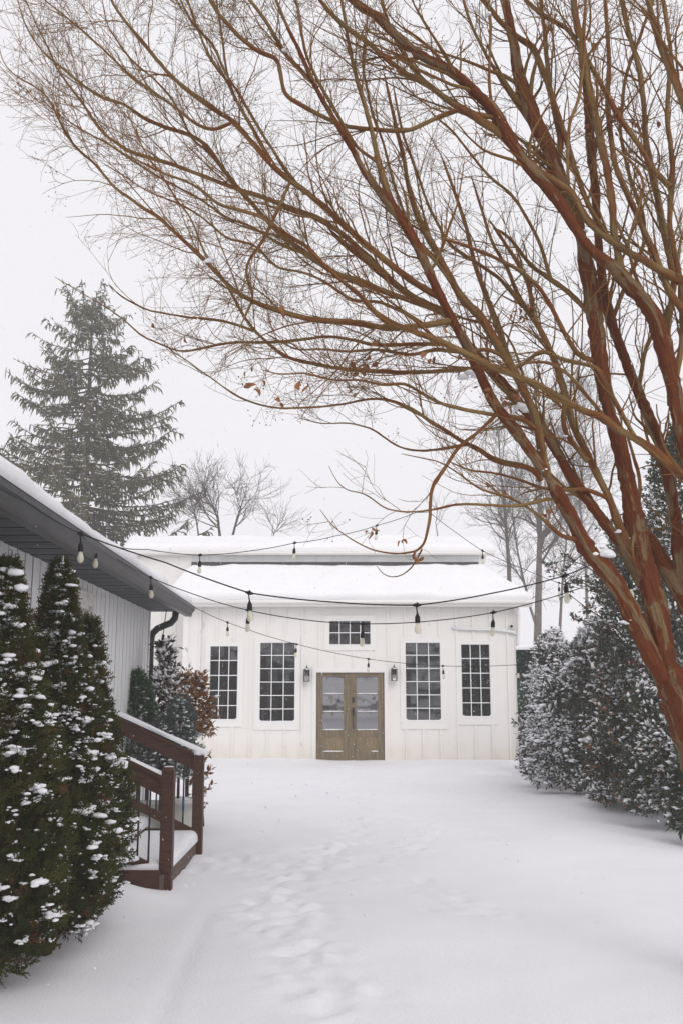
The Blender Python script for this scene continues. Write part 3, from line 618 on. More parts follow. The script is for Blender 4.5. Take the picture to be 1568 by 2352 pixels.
# traced limbs: key, parent, dY over the limb, [(px, py, width_px), ...] base first
L_ = {}
limbs = [
 ('T', None, 6.0, 0, [(1700, 2240, 150), (1684, 2120, 128), (1665, 1990, 118), (1640, 1850, 110), (1606, 1730, 96), (1572, 1630, 88), (1541, 1556, 88), (1520, 1500, 74)]),
 ('S', 'T', None, -.35, [(1690, 2050, 110), (1684, 1850, 96), (1676, 1650, 84), (1668, 1500, 74), (1662, 1400, 66), (1652, 1290, 58), (1655, 1155, 52), (1664, 1000, 46), (1664, 820, 42), (1652, 600, 36), (1640, 420, 31), (1630, 250, 26), (1618, 60, 20), (1606, -60, 16)]),
 ('A', 'T', None, -.2, [(1541, 1580, 50), (1505, 1525, 46), (1473, 1457, 41), (1427, 1366, 40), (1395, 1315, 42), (1348, 1265, 37), (1319, 1204, 35), (1292, 1155, 35), (1266, 1112, 35), (1248, 1078, 36)]),
 ('A1', 'A', None, -.6, [(1252, 1085, 34), (1219, 1038, 29), (1183, 988, 29), (1138, 934, 27), (1111, 884, 26), (1092, 834, 27), (1070, 789, 27), (1038, 730, 27), (1006, 671, 24), (979, 612, 26), (940, 530, 26), (904, 475, 26), (872, 440, 20), (838, 400, 17), (808, 340, 15), (784, 300, 15), (755, 250, 14), (720, 190, 12), (690, 120, 11), (655, 50, 9), (630, -10, 8)]),
 ('A1b', 'A1', None, .3, [(904, 475, 18), (884, 425, 18), (868, 370, 15), (848, 275, 13), (829, 215, 12), (809, 150, 11), (794, 75, 10), (782, -5, 8)]),
 ('A2', 'A', None, .5, [(1256, 1095, 24), (1245, 1047, 23), (1238, 997, 23), (1228, 952, 23), (1201, 897, 22), (1170, 838, 23), (1147, 802, 25), (1124, 761, 27), (1102, 725, 26), (1070, 698, 22), (1047, 666, 20), (1020, 612, 18), (996, 565, 17), (970, 520, 17), (950, 470, 15), (936, 420, 13), (926, 360, 12), (910, 300, 11), (895, 230, 9), (880, 160, 8)]),
 ('E', 'T', None, .5, [(1480, 1340, 40), (1436, 1262, 30), (1400, 1215, 28), (1362, 1165, 26), (1338, 1130, 24), (1310, 1092, 24), (1278, 1035, 23), (1256, 995, 22), (1242, 988, 19), (1197, 933, 24), (1170, 900, 23), (1129, 855, 20), (1100, 815, 18), (1075, 790, 18), (1050, 745, 18), (1010, 712, 17), (960, 690, 16), (915, 660, 15), (870, 625, 14), (830, 590, 12), (790, 560, 11), (750, 520, 10)]),
 ('E2', 'E', None, .6, [(1362, 1165, 24), (1318, 1120, 22), (1290, 1060, 22), (1274, 1030, 20), (1262, 1005, 20), (1245, 975, 18), (1222, 930, 17)]),
 ('E3', 'E', None, -.3, [(1242, 1105, 18), (1232, 1080, 17), (1197, 1069, 18), (1165, 1065, 17), (1129, 1055, 15), (1102, 1033, 14), (1061, 1015, 12), (1038, 997, 11), (993, 970, 10), (948, 938, 9), (902, 920, 8), (860, 915, 7), (820, 922, 7), (764, 933, 6), (709, 937, 6), (646, 939, 6), (604, 933, 5), (566, 920, 5), (540, 907, 5), (515, 890, 4), (490, 869, 4), (456, 848, 4), (431, 827, 3), (405, 814, 3), (376, 789, 2)]),
 ('B', 'T', None, .2, [(1530, 1530, 56), (1522, 1468, 54), (1505, 1400, 52), (1488, 1332, 50), (1471, 1281, 47), (1461, 1231, 44), (1450, 1170, 42), (1438, 1110, 40), (1423, 1042, 38), (1405, 974, 34), (1387, 906, 34), (1378, 838, 36), (1369, 784, 36), (1360, 725, 38), (1351, 657, 36), (1342, 612, 34), (1336, 575, 28), (1324, 500, 25), (1304, 450, 24), (1274, 400, 36), (1259, 340, 38), (1224, 275, 34), (1204, 215, 34), (1188, 165, 28), (1179, 100, 20), (1164, 25, 16), (1158, -20, 14)]),
 ('B2', 'S', None, .3, [(1664, 1540, 50), (1625, 1480, 44), (1590, 1410, 42), (1556, 1350, 40), (1520, 1290, 38), (1492, 1240, 34), (1466, 1200, 30)]),
 ('G', 'B2', None, .5, [(1567, 1352, 34), (1558, 1265, 34), (1550, 1190, 32), (1537, 1110, 32), (1523, 1042, 32), (1505, 988, 32), (1482, 938, 30), (1451, 866, 28), (1423, 793, 26), (1401, 730, 26), (1388, 680, 24), (1376, 600, 22), (1370, 520, 20), (1366, 450, 26), (1358, 380, 26), (1352, 300, 24), (1345, 200, 23), (1336, 110, 20), (1322, 50, 18), (1314, -20, 16)]),
 ('H', 'S', None, -.3, [(1656, 1400, 46), (1610, 1200, 40), (1567, 992, 36), (1555, 929, 36), (1536, 857, 36), (1523, 793, 38), (1505, 734, 38), (1478, 693, 36), (1441, 657, 36), (1410, 618, 34), (1370, 590, 27), (1340, 560, 25), (1318, 525, 24), (1304, 500, 26), (1284, 465, 27), (1249, 425, 27), (1209, 380, 25), (1174, 330, 23), (1134, 250, 28), (1094, 215, 27), (1054, 175, 25), (1019, 150, 25), (974, 132, 24), (934, 100, 20), (899, 72, 22), (874, 40, 20), (834, 18, 17), (800, -10, 15)]),
 ('J', 'H', None, -.3, [(1568, 645, 26), (1524, 625, 24), (1484, 600, 22), (1434, 575, 20), (1394, 545, 20), (1344, 505, 20), (1319, 450, 22), (1284, 425, 24), (1234, 395, 24), (1184, 340, 24), (1144, 300, 22), (1104, 275, 20), (1064, 250, 18), (1024, 225, 18), (984, 190, 16), (934, 170, 16), (884, 130, 13), (844, 95, 12), (799, 65, 12), (760, 30, 11), (725, -15, 10)]),
 ('I', 'H', None, .4, [(1437, 655, 22), (1420, 590, 22), (1408, 530, 20), (1404, 450, 20), (1385, 350, 22), (1374, 300, 20), (1359, 225, 18), (1339, 125, 16), (1324, 50, 16), (1318, -20, 14)]),
 ('Pm', 'S', None, -.9, [(1655, 1165, 32), (1568, 1092, 27), (1537, 1065, 26), (1509, 1042, 24), (1482, 1020, 22), (1446, 1002, 20), (1414, 983, 20), (1382, 956, 20), (1346, 947, 18), (1301, 925, 19), (1265, 902, 17), (1219, 879, 19), (1174, 861, 17), (1138, 848, 17), (1102, 829, 17), (1065, 811, 17), (1029, 793, 17), (993, 775, 16), (948, 761, 15), (902, 743, 15), (857, 716, 14), (832, 680, 13), (800, 655, 12), (751, 616, 12), (715, 575, 11), (660, 540, 10), (605, 500, 10), (540, 480, 9), (500, 470, 8), (470, 440, 8), (430, 415, 7), (380, 400, 6), (330, 375, 5), (280, 350, 5), (230, 315, 4)]),
 ('M5', 'Pm', None, .5, [(1460, 1008, 12), (1400, 900, 13), (1373, 842, 12), (1333, 834, 12), (1290, 825, 11), (1240, 800, 11), (1190, 845, 11), (1102, 845, 12), (1052, 848, 13), (993, 852, 12), (925, 857, 12), (857, 852, 11), (806, 848, 11), (751, 840, 10), (700, 829, 10), (658, 819, 10), (633, 802, 9), (608, 781, 9), (582, 757, 9), (566, 734, 8), (553, 713, 8), (536, 679, 7), (519, 650, 6), (498, 625, 5), (470, 600, 4)]),
 ('M6', 'M5', None, -.3, [(582, 760, 8), (557, 749, 7), (498, 734, 7), (456, 730, 7), (414, 724, 6), (384, 717, 6), (342, 713, 5), (308, 696, 5), (270, 675, 4), (249, 650, 3)]),
 ('M8', 'A1', None, .7, [(1085, 830, 12), (1038, 790, 11), (960, 790, 11), (906, 793, 11), (857, 793, 10), (814, 781, 9), (772, 774, 8), (743, 772, 8), (688, 781, 8), (625, 787, 8), (582, 787, 7), (540, 787, 7), (498, 793, 7), (456, 804, 6), (422, 808, 6), (401, 804, 5), (376, 793, 5), (346, 781, 5), (321, 768, 5), (296, 743, 4), (275, 726, 4), (245, 705, 3), (200, 680, 3), (150, 650, 2), (125, 635, 2)]),
 ('M4', 'A1', None, -.9, [(1035, 735, 20), (990, 745, 18), (906, 753, 17), (870, 752, 17), (835, 743, 18), (784, 738, 17), (725, 735, 16), (685, 725, 14), (635, 710, 13), (585, 690, 12), (540, 665, 12), (510, 635, 12), (480, 600, 12), (440, 565, 11), (415, 540, 11), (390, 520, 11), (370, 495, 10), (330, 475, 9), (300, 450, 8), (265, 430, 8), (240, 400, 7), (215, 370, 7), (190, 350, 7), (165, 325, 6), (140, 280, 6), (125, 250, 5), (115, 225, 5), (80, 195, 4), (45, 180, 4), (15, 155, 3), (0, 125, 3), (-6, 60, 2)]),
 ('M3', 'E', None, .1, [(1015, 716, 17), (950, 692, 17), (880, 668, 16), (820, 640, 16), (784, 635, 16), (750, 615, 16), (700, 580, 15), (665, 555, 14), (625, 520, 13), (585, 475, 13), (540, 425, 12), (505, 380, 12), (480, 340, 12), (465, 325, 11), (425, 305, 11), (380, 290, 10), (330, 270, 10), (305, 250, 9), (285, 235, 8), (240, 225, 8), (200, 200, 7), (160, 170, 6), (110, 130, 5), (80, 95, 5), (55, 50, 4), (38, -10, 3)]),
 ('M2', 'E', None, -.8, [(975, 702, 16), (905, 650, 15), (850, 595, 15), (784, 535, 15), (725, 500, 14), (660, 480, 14), (600, 455, 14), (550, 440, 12), (500, 420, 11), (450, 400, 11), (400, 380, 11), (350, 365, 10), (300, 350, 10), (270, 330, 9), (240, 310, 8), (215, 280, 8), (190, 240, 7), (160, 200, 6), (130, 160, 5), (110, 110, 5), (85, 60, 4), (60, 0, 3)]),
 ('M1', 'A1', None, .4, [(1012, 685, 19), (945, 645, 18), (860, 580, 17), (784, 515, 16), (740, 475, 16), (690, 435, 16), (630, 390, 15), (580, 335, 14), (530, 280, 14), (490, 255, 13), (435, 215, 12), (400, 185, 11), (360, 140, 11), (320, 90, 10), (290, 55, 9), (260, 15, 8), (245, -20, 7)]),
 ('M1b', 'M1', None, .4, [(640, 395, 10), (605, 340, 10), (575, 285, 9), (545, 235, 9), (520, 180, 8), (480, 130, 8), (455, 70, 7), (430, 0, 6)]),
 ('M1c', 'M1', None, -.5, [(530, 282, 9), (490, 300, 9), (450, 285, 8), (410, 250, 8), (360, 215, 8), (310, 180, 7), (270, 145, 6), (235, 110, 6), (180, 60, 5), (130, 20, 4), (90, -10, 3)]),
 ('K2', 'H', None, .3, [(1145, 270, 13), (1090, 262, 13), (1010, 215, 12), (960, 175, 11), (920, 120, 10), (890, 60, 9), (870, -10, 8)]),
 ('M9', 'J', None, -.4, [(1060, 248, 14), (1000, 270, 13), (940, 300, 13), (880, 300, 12), (790, 290, 12), (720, 255, 12), (655, 220, 11), (640, 132, 12), (600, 122, 12), (560, 90, 12), (530, 60, 12), (500, 25, 11), (480, -10, 10)]),
 ('M10', 'A1', None, .2, [(730, 200, 10), (690, 160, 12), (655, 125, 12), (630, 80, 10), (605, 40, 10), (575, 0, 9), (560, -20, 8)]),
 ('U1', 'B', None, .7, [(1272, 400, 16), (1290, 330, 16), (1278, 280, 14), (1262, 200, 13), (1252, 100, 12), (1242, 0, 10)]),
 ('U2', 'J', None, -.3, [(1305, 438, 10), (1302, 370, 9), (1305, 280, 9), (1330, 220, 9), (1338, 120, 9), (1342, 30, 8), (1345, -20, 7)]),
 ('U3', 'J', None, -.5, [(1135, 295, 10), (1128, 240, 9), (1122, 180, 8), (1128, 60, 8), (1124, -20, 7)]),
 ('U4', 'B', None, .2, [(1395, 545, 14), (1350, 470, 14), (1322, 400, 16), (1290, 290, 16), (1254, 190, 16), (1225, 110, 17), (1190, 90, 15), (1150, 55, 14), (1115, 10, 13), (1100, -20, 12)]),
 ('U5', 'I', None, .5, [(1540, 430, 16), (1500, 390, 16), (1465, 330, 15), (1420, 270, 15), (1390, 210, 14), (1350, 140, 13), (1310, 70, 12), (1240, 30, 12), (1200, -10, 11)]),
 ('U6', 'G', None, .6, [(1540, 930, 20), (1530, 760, 18), (1548, 640, 18), (1520, 500, 18), (1500, 400, 18), (1484, 330, 17), (1482, 240, 16), (1470, 160, 15), (1440, 60, 14), (1425, -20, 12)]),
 ('U7', 'S', None, .3, [(1640, 440, 24), (1568, 230, 22), (1535, 150, 20), (1510, 80, 18), (1490, 0, 16), (1480, -20, 14)]),
 ('U8', 'H', None, .8, [(1545, 900, 18), (1568, 780, 16), (1562, 640, 16), (1535, 520, 15), (1545, 380, 14), (1530, 260, 13), (1540, 120, 12), (1520, -10, 10)]),
 ('U9', 'S', None, .6, [(1664, 830, 26), (1590, 740, 24), (1540, 680, 20), (1490, 560, 18), (1450, 470, 16), (1410, 380, 15), (1395, 260, 14), (1400, 130, 12), (1390, 0, 10)]),
 ('Q', 'B', None, .3, [(1455, 1270, 26), (1441, 1246, 24), (1419, 1201, 23), (1401, 1146, 22), (1382, 1110, 21), (1360, 1065, 20), (1337, 1020, 20), (1315, 974, 20), (1305, 929, 18), (1292, 884, 17), (1280, 838, 15), (1255, 790, 14), (1230, 740, 14), (1220, 690, 12), (1210, 640, 12), (1160, 560, 10), (1120, 500, 9)]),
 ('Q2', 'B', None, .6, [(1350, 1060, 15), (1300, 1000, 14), (1290, 965, 16), (1296, 930, 17), (1290, 880, 14), (1272, 838, 13), (1255, 784, 12), (1228, 742, 14), (1200, 700, 12), (1183, 666, 11), (1160, 610, 10), (1130, 560, 9), (1105, 480, 8), (1080, 400, 7)]),
 ('Q3', 'E2', None, .4, [(1190, 880, 16), (1160, 800, 18), (1140, 740, 17), (1120, 690, 15), (1102, 640, 14), (1085, 590, 12), (1070, 520, 10), (1040, 430, 9), (1010, 350, 8)]),
 ('R1', 'B', None, -.5, [(1400, 975, 12), (1372, 935, 11), (1345, 905, 10), (1310, 865, 9), (1270, 835, 8), (1235, 830, 8), (1180, 838, 7)]),
 ('R2', 'B', None, .4, [(1360, 730, 15), (1335, 700, 14), (1300, 665, 13), (1262, 640, 12), (1220, 612, 12), (1190, 570, 10), (1165, 540, 9), (1130, 520, 8)]),
 ('R3', 'B', None, -.4, [(1375, 830, 14), (1330, 820, 13), (1300, 775, 12), (1268, 710, 12), (1240, 660, 11), (1200, 622, 11), (1160, 600, 10), (1110, 580, 9), (1060, 560, 8), (1010, 545, 7)]),
 ('R4', 'G', None, .5, [(1465, 900, 12), (1480, 800, 12), (1512, 740, 12), (1545, 680, 10), (1555, 600, 9), (1568, 520, 8)]),
 ('R5', 'H', None, -.3, [(1505, 720, 10), (1460, 640, 10), (1440, 560, 9), (1468, 470, 8), (1480, 420, 8), (1460, 380, 7), (1400, 330, 6)]),
 ('R6', 'A2', None, -.7, [(1230, 985, 14), (1200, 960, 13), (1150, 955, 12), (1080, 945, 11), (1020, 930, 10), (970, 905, 9), (930, 880, 8), (880, 885, 7), (830, 870, 6), (770, 872, 5), (700, 855, 5), (640, 860, 4), (600, 848, 3)]),
 ('R7', 'A2', None, -.4, [(1160, 820, 13), (1120, 800, 12), (1060, 810, 11), (1000, 800, 10), (940, 815, 9), (860, 800, 8), (800, 806, 7), (740, 800, 6), (680, 803, 5), (610, 765, 4)]),
 ('N', 'A1', None, -.6, [(1140, 950, 10), (1120, 970, 9), (1093, 997, 9), (1056, 1020, 9), (1038, 1047, 9), (1016, 1083, 10), (993, 1110, 10), (986, 1142, 9), (988, 1178, 9), (979, 1224, 8), (973, 1255, 7), (948, 1269, 6), (911, 1273, 5), (884, 1271, 5), (857, 1264, 4), (820, 1247, 4), (790, 1228, 3), (760, 1205, 3), (735, 1170, 2)]),
 ('N2', 'A', None, -.5, [(1300, 1160, 11), (1265, 1142, 10), (1233, 1153, 9), (1192, 1162, 9), (1151, 1162, 8), (1111, 1160, 8), (1061, 1156, 7), (1029, 1160, 7), (993, 1171, 6), (957, 1176, 5), (925, 1176, 5), (884, 1169, 4), (857, 1147, 4), (830, 1130, 3), (800, 1130, 3), (775, 1110, 2), (755, 1070, 2)]),
 ('N3', 'A', None, -.3, [(1330, 1240, 14), (1287, 1233, 11), (1265, 1210, 10), (1242, 1187, 9), (1210, 1165, 8), (1174, 1142, 8), (1138, 1133, 7), (1102, 1124, 6), (1070, 1101, 5), (1043, 1079, 5), (1010, 1060, 4), (960, 1050, 3), (920, 1042, 2)]),
 ('N4', 'E3', None, .4, [(1075, 1020, 8), (1030, 1028, 8), (980, 1035, 7), (940, 1035, 6), (900, 1020, 5), (860, 985, 5), (800, 970, 4), (740, 975, 3), (690, 960, 3)]),
 ('N5', 'N', None, .2, [(968, 1262, 5), (955, 1290, 4), (935, 1315, 4), (910, 1328, 3), (880, 1325, 3), (865, 1300, 2)]),
 ('N6', 'Q', None, -.2, [(1400, 1146, 14), (1340, 1120, 11), (1290, 1128, 9), (1240, 1120, 8), (1190, 1100, 7), (1130, 1085, 6), (1080, 1082, 5), (1030, 1060, 4)]),
 ('X1', 'M1', None, -.4, [(668, 415, 7), (640, 480, 8), (600, 560, 8), (570, 600, 8), (563, 630, 7), (585, 680, 7), (560, 730, 6), (548, 760, 5)]),
 ('X2', 'G', None, -.3, [(1440, 1000, 8), (1470, 1100, 10), (1465, 1180, 10), (1450, 1260, 9), (1456, 1290, 7)]),
 ('V1', 'Pm', None, .4, [(1000, 778, 9), (940, 722, 9), (870, 690, 9), (810, 690, 8), (740, 640, 8), (690, 620, 7), (640, 615, 7), (590, 560, 6), (520, 545, 6), (470, 500, 5), (420, 470, 5), (340, 440, 4), (280, 400, 4), (230, 370, 3)]),
 ('V2', 'M3', None, -.4, [(700, 582, 8), (640, 560, 8), (580, 520, 7), (520, 500, 7), (450, 450, 6), (390, 420, 6), (320, 380, 5), (250, 330, 5), (190, 300, 4), (130, 260, 3), (90, 220, 3)]),
 ('V3', 'M1', None, .2, [(700, 445, 9), (650, 380, 9), (600, 300, 8), (560, 230, 8), (520, 170, 7), (490, 100, 7), (440, 50, 6), (410, -10, 5)]),
 ('V4', 'M1b', None, .3, [(540, 230, 7), (520, 160, 7), (512, 90, 6), (500, 30, 5), (496, -10, 4)]),
 ('V5', 'A1b', None, -.3, [(868, 372, 10), (820, 340, 10), (780, 270, 9), (740, 200, 9), (705, 130, 8), (690, 60, 7), (680, 0, 6)]),
 ('V6', 'A2', None, .3, [(1050, 670, 10), (1000, 600, 9), (960, 560, 9), (930, 500, 8), (900, 420, 8), (880, 330, 7), (850, 250, 7), (830, 150, 6), (840, 60, 5)]),
 ('V7', 'Q2', None, .2, [(1200, 705, 10), (1150, 640, 9), (1090, 600, 9), (1030, 560, 8), (985, 480, 8), (950, 380, 7), (920, 300, 7), (900, 180, 6)]),
 ('V8', 'R2', None, .3, [(1265, 642, 10), (1240, 560, 9), (1210, 500, 9), (1180, 450, 8), (1120, 400, 8), (1080, 350, 7), (1040, 300, 6), (990, 260, 6)]),
 ('V9', 'B', None, .5, [(1260, 345, 12), (1200, 260, 11), (1150, 190, 10), (1110, 120, 9), (1080, 60, 8), (1060, -10, 7)]),
 ('W1', 'M3', None, .3, [(545, 430, 7), (480, 350, 7), (440, 320, 6), (400, 230, 6), (360, 180, 5), (300, 130, 5), (250, 60, 4), (235, 0, 3)]),
 ('W2', 'M4', None, .3, [(480, 600, 6), (465, 570, 6), (440, 500, 5), (400, 450, 5), (380, 410, 4), (340, 360, 4), (310, 300, 3), (290, 250, 3)]),
 ('W3', 'G', None, .5, [(1405, 738, 12), (1440, 640, 12), (1480, 560, 11), (1470, 480, 10), (1440, 400, 10), (1420, 300, 9), (1430, 180, 9), (1470, 80, 8), (1500, -10, 7)]),
]
def nearest(par, q):
    pp, yy = L_[par][0], L_[par][1]
    d = np.hypot(pp[:, 0]-q[0], pp[:, 1]-q[1]); return float(yy[np.argmin(d)])
limbPP = []; limbRR = []
for row in limbs:
    key, par = row[0], row[1]
    if par is None: Y0, dY, pts = row[2], row[3], row[4]
    else: dY, pts = row[3], row[4]; Y0 = nearest(par, pts[0])
    if pts[-1][1] <= 0:                                           # the crown goes on above the picture
        (xa, ya, wa), (xb, yb, wb) = pts[-2], pts[-1]; g_ = 200/max(1, math.hypot(xb-xa, yb-ya)); pts = pts+[(xb+(xb-xa)*g_*.5, yb+(yb-ya)*g_*.5, wb*.65), (xb+(xb-xa)*g_*.9, yb+(yb-ya)*g_*1.1, wb*.25)]
    p = np.array(pts, float); seg = np.hypot(*np.diff(p[:, :2], axis=0).T); s = np.r_[0, np.cumsum(seg)]/seg.sum()
    # smooth resample (catmull-ish through dense cubic interpolation of the trace)
    n = max(8, int(seg.sum()/11)); u = np.linspace(0, 1, n)
    q = np.stack([np.interp(u, s, p[:, c]) for c in range(3)], 1)
    for _ in range(3): q[1:-1] = .25*q[:-2]+.5*q[1:-1]+.25*q[2:]
    wob = np.cumsum(rng.normal(0, .5, (n, 2)), 0); wob -= wob*0+np.linspace(0, 1, n)[:, None]*wob[-1]; q[:, :2] += wob*.8*np.sin(np.pi*u)[:, None]
    Yc = Y0+dY*(u*.4+.6*u**1.6)+.05*np.sin(u*7+len(L_))*u
    L_[key] = (q[:, :2], Yc)
    W = np.array([P(a, b, y) for (a, b), y in zip(q[:, :2], Yc)])
    depth = (W[:, 1]*CT+(W[:, 2]-CZ)*ST)
    rad = q[:, 2]*.5*depth/F*(.98 if q[0, 2] > 34 else .86)
    rad = rad*(1+.05*np.sin(u*n*.35+len(L_))+.05*rng.normal(0, 1, n))
    tp = np.clip((1-u)/.22, 0, 1); rad = np.minimum(rad, .0015+rad[0]*1.2*tp**.8)
    limbPP.append(W); limbRR.append(rad)
    nn = 14 if rad[0] > .05 else (10 if rad[0] > .025 else 7)
    V, Fq = tube_arr(W, rad, nn)
    # fluting and lumps
    k_ = np.repeat(np.arange(n), nn); an = np.tile(np.linspace(0, 2*np.pi, nn, endpoint=False), n); ctr = W[k_]
    lump = 1+(.09*np.sin(2*an+k_*.12+len(L_))+.05*np.sin(3*an-k_*.2)+.04*rng.normal(0, 1, len(k_)))*(1 if rad[0] > .03 else .5)
    V = ctr+(V-ctr)*lump[:, None]
    L3 = np.r_[0, np.cumsum(np.linalg.norm(np.diff(W, axis=0), axis=1))]
    rr = rad[k_]; at = np.c_[np.cos(an)*rr*2.6+len(L_)*3.1, np.sin(an)*rr*2.6, L3[k_]*.55+len(L_)*1.7]
    big = rad[:max(3, n//2)].mean() > .030
    capc = W[-1][None]
    fs = [Fq, np.c_[np.arange((n-1)*nn, n*nn), np.roll(np.arange((n-1)*nn, n*nn), -1), np.full(nn, n*nn)]]
    nm = 'trunk' if rad[0] > .055 else 'limb'
    mesh_obj(nm, np.r_[V, capc], fs, BARK if big else BARKM, myrtle, True, attr=np.r_[at, at[-1:]])
# resample limbs to a common length for growing
K = 40
def resamp(W, r, K):
    s = np.linspace(0, 1, len(W)); u = np.linspace(0, 1, K); return np.stack([np.interp(u, s, W[:, c]) for c in range(3)], 1), np.interp(u, s, r)
PPl, RRl = [], []
for row, W, r in zip(limbs, limbPP, limbRR):
    # split each limb in pieces where it is thin enough to carry side shoots
    thin = np.where(r < .036)[0]
    if len(thin) < 6: continue
    a = thin[0]; W2, r2 = resamp(W[a:], r[a:], K); PPl.append(W2); RRl.append(r2)
PPl, RRl = np.array(PPl), np.array(RRl)
def inview(PP, pad=60, lim=True):
    """keep shoots out of the open sky below the crown"""
    e = PP[:, -1]; d = e-np.array([0, 0, CZ]); xc = d[:, 0]; zc = d[:, 1]*CT+d[:, 2]*ST; yc = -d[:, 1]*ST+d[:, 2]*CT
    px = 784+F*xc/zc; py = 1176-F*yc/zc
    ex = [-200, 0, 60, 140, 260, 330, 420, 500, 620, 800, 900, 1000, 1100, 1200, 1300, 1400, 1800]
    ey = [120, 320, 400, 540, 590, 800, 850, 905, 960, 985, 1020, 1080, 1130, 1180, 1215, 1230, 1300]
    low = (px > 680) & (px < 1010) & (py > 1030) & (py < 1330) & (e[:, 1] < 5.6)
    return (py < np.interp(px, ex, ey)) | low
s1, q1 = grow(PPl, RRl, 4.8, .03, .97, (.35, 1.15), (12, 44), 10, .03, .10, .36, .0023, .3, .35)
k_ = inview(s1); s1, q1 = s1[k_], q1[k_]
tipsP = PPl[:, -1]
s2, q2 = grow(s1, q1, 10.5, .08, 1., (.16, .60), (18, 55), 6, .05, .13, .55, .0019, .5, .3)
s2b, q2b = grow(PPl, RRl, 6.5, .1, 1., (.12, .45), (25, 80), 6, .0, .14, .25, .0019, .5, .2)
k_ = inview(s2); s2, q2 = s2[k_], q2[k_]; k_ = inview(s2b); s2b, q2b = s2b[k_], q2b[k_]
def thin_out(a_, b_, lo_):
    k = rng.random(len(a_)) < np.interp(a_[:, 0, 0], [-.6, 1.2], [1, lo_]); return a_[k], b_[k]
s2, q2 = np.concatenate([s2, s2b]), np.concatenate([q2, q2b]); s2, q2 = thin_out(s2, q2, .55)
s3, q3 = grow(s2, q2, 16., .1, 1., (.05, .24), (20, 65), 4, .02, .18, .6, .0012, .6, .2)
k_ = inview(s3); s3, q3 = s3[k_], q3[k_]; s3, q3 = thin_out(s3, q3, .35)
print('myrtle shoots', len(s1), len(s2), len(s3))
V, Fq = batch_tubes(s1, q1, 5); mesh_obj('branches', V, Fq, BARKM2 if 'BARKM2' in globals() else TWIG, myrtle, True, 'stuff')
V, Fq = batch_tubes(s2, q2, 3); mesh_obj('shoots', V, Fq, TWIG, myrtle, True, 'stuff')
V, Fq = batch_tubes(s3, q3, 3); mesh_obj('twigs', V, Fq, TWIG, myrtle, True, 'stuff')
# seed capsules in loose clusters at shoot tips
tip = s2[rng.random(len(s2)) < .24]; c = tip[:, -1]
off = rng.normal(0, 1, (len(c), 9, 3))*np.array([.035, .035, .045])*rng.uniform(.5, 1.5, (len(c), 1, 1)); pos = (c[:, None]+off)[rng.random((len(c), 9)) < .75].reshape(-1, 3)
oct_ = np.array([[1, 0, 0], [-1, 0, 0], [0, 1, 0], [0, -1, 0], [0, 0, 1], [0, 0, -1.]]); of_ = np.array([[0, 2, 4], [2, 1, 4], [1, 3, 4], [3, 0, 4], [2, 0, 5], [1, 2, 5], [3, 1, 5], [0, 3, 5]])
M = np.eye(3)[None]*rng.uniform(.0032, .0052, len(pos))[:, None, None]; V, Fc = inst(oct_, of_, M, pos); mesh_obj('seed_capsules', V.reshape(-1, 3), Fc, SEED, myrtle, False, 'stuff')
# thin stalks for the capsules
cc_ = np.repeat(c, 9, 0)[:].reshape(len(c), 9, 3); e_ = c[:, None]+off; PPs = np.stack([cc_, (cc_+e_)/2+[0, 0, -.004], e_], 2).reshape(-1, 3, 3)[::2]
V, Fq = batch_tubes(PPs, np.full((len(PPs), 3), .0006), 3); mesh_obj('seed_stalks', V, Fq, TWIG, myrtle, True, 'stuff')
# dried leaves
def leafmesh(k):
    r_ = np.random.default_rng(k); n = 5; V = []; 
    for i_ in range(n):
        u = i_/(n-1); w = .018*math.sin(math.pi*min(.97, u*.9+.06)); z = .012*math.sin(u*3+k)
        V += [(-w, u*.055, z+.5*w), (0, u*.055, z-.3*w), (w, u*.055, z+.6*w)]
    Fq = []
    for i_ in range(n-1):
        for j_ in range(2): a_ = i_*3+j_; Fq.append((a_, a_+1, a_+4, a_+3))
    return np.array(V), np.array(Fq)
lm = []
spots_px = [(866, 800, 12), (835, 835, 14), (810, 845, 8), (800, 890, 6), (548, 935, 2), (640, 700, 4), (990, 800, 5), (1050, 820, 10), (1150, 885, 16), (1160, 900, 12), (1165, 915, 8), (1180, 705, 10), (1210, 715, 6), (878, 1255, 6), (880, 1275, 5), (905, 1240, 4), (920, 1255, 4), (1170, 1245, 4), (1220, 1250, 5), (1100, 1190, 3), (1290, 1100, 2), (1425, 265, 8), (1440, 290, 8), (1375, 240, 8), (1370, 275, 10), (1530, 275, 3), (1300, 60, 3), (1380, 105, 4), (1350, 80, 4), (1310, 370, 5), (1210, 690, 3), (1150, 745, 3), (700, 880, 6), (560, 870, 6), (580, 880, 4), (340, 750, 3), (440, 785, 2), (600, 905, 6), (1430, 370, 5), (1480, 400, 5), (1040, 760, 4), (860, 40, 1)]
allp = s2[:, 3]; d = allp-np.array([0, 0, CZ]); zc = d[:, 1]*CT+d[:, 2]*ST; apx = 784+F*d[:, 0]/zc; apy = 1176-F*(-d[:, 1]*ST+d[:, 2]*CT)/zc
for q_ in range(3):
    lV, lF = leafmesh(q_); me = bpy.data.meshes.new('dried_leaf'); me.from_pydata(lV.tolist(), [], lF.tolist()); me.materials.append(DLEAF)
    me.polygons.foreach_set('use_smooth', np.ones(len(lF), bool)); lm.append(me)
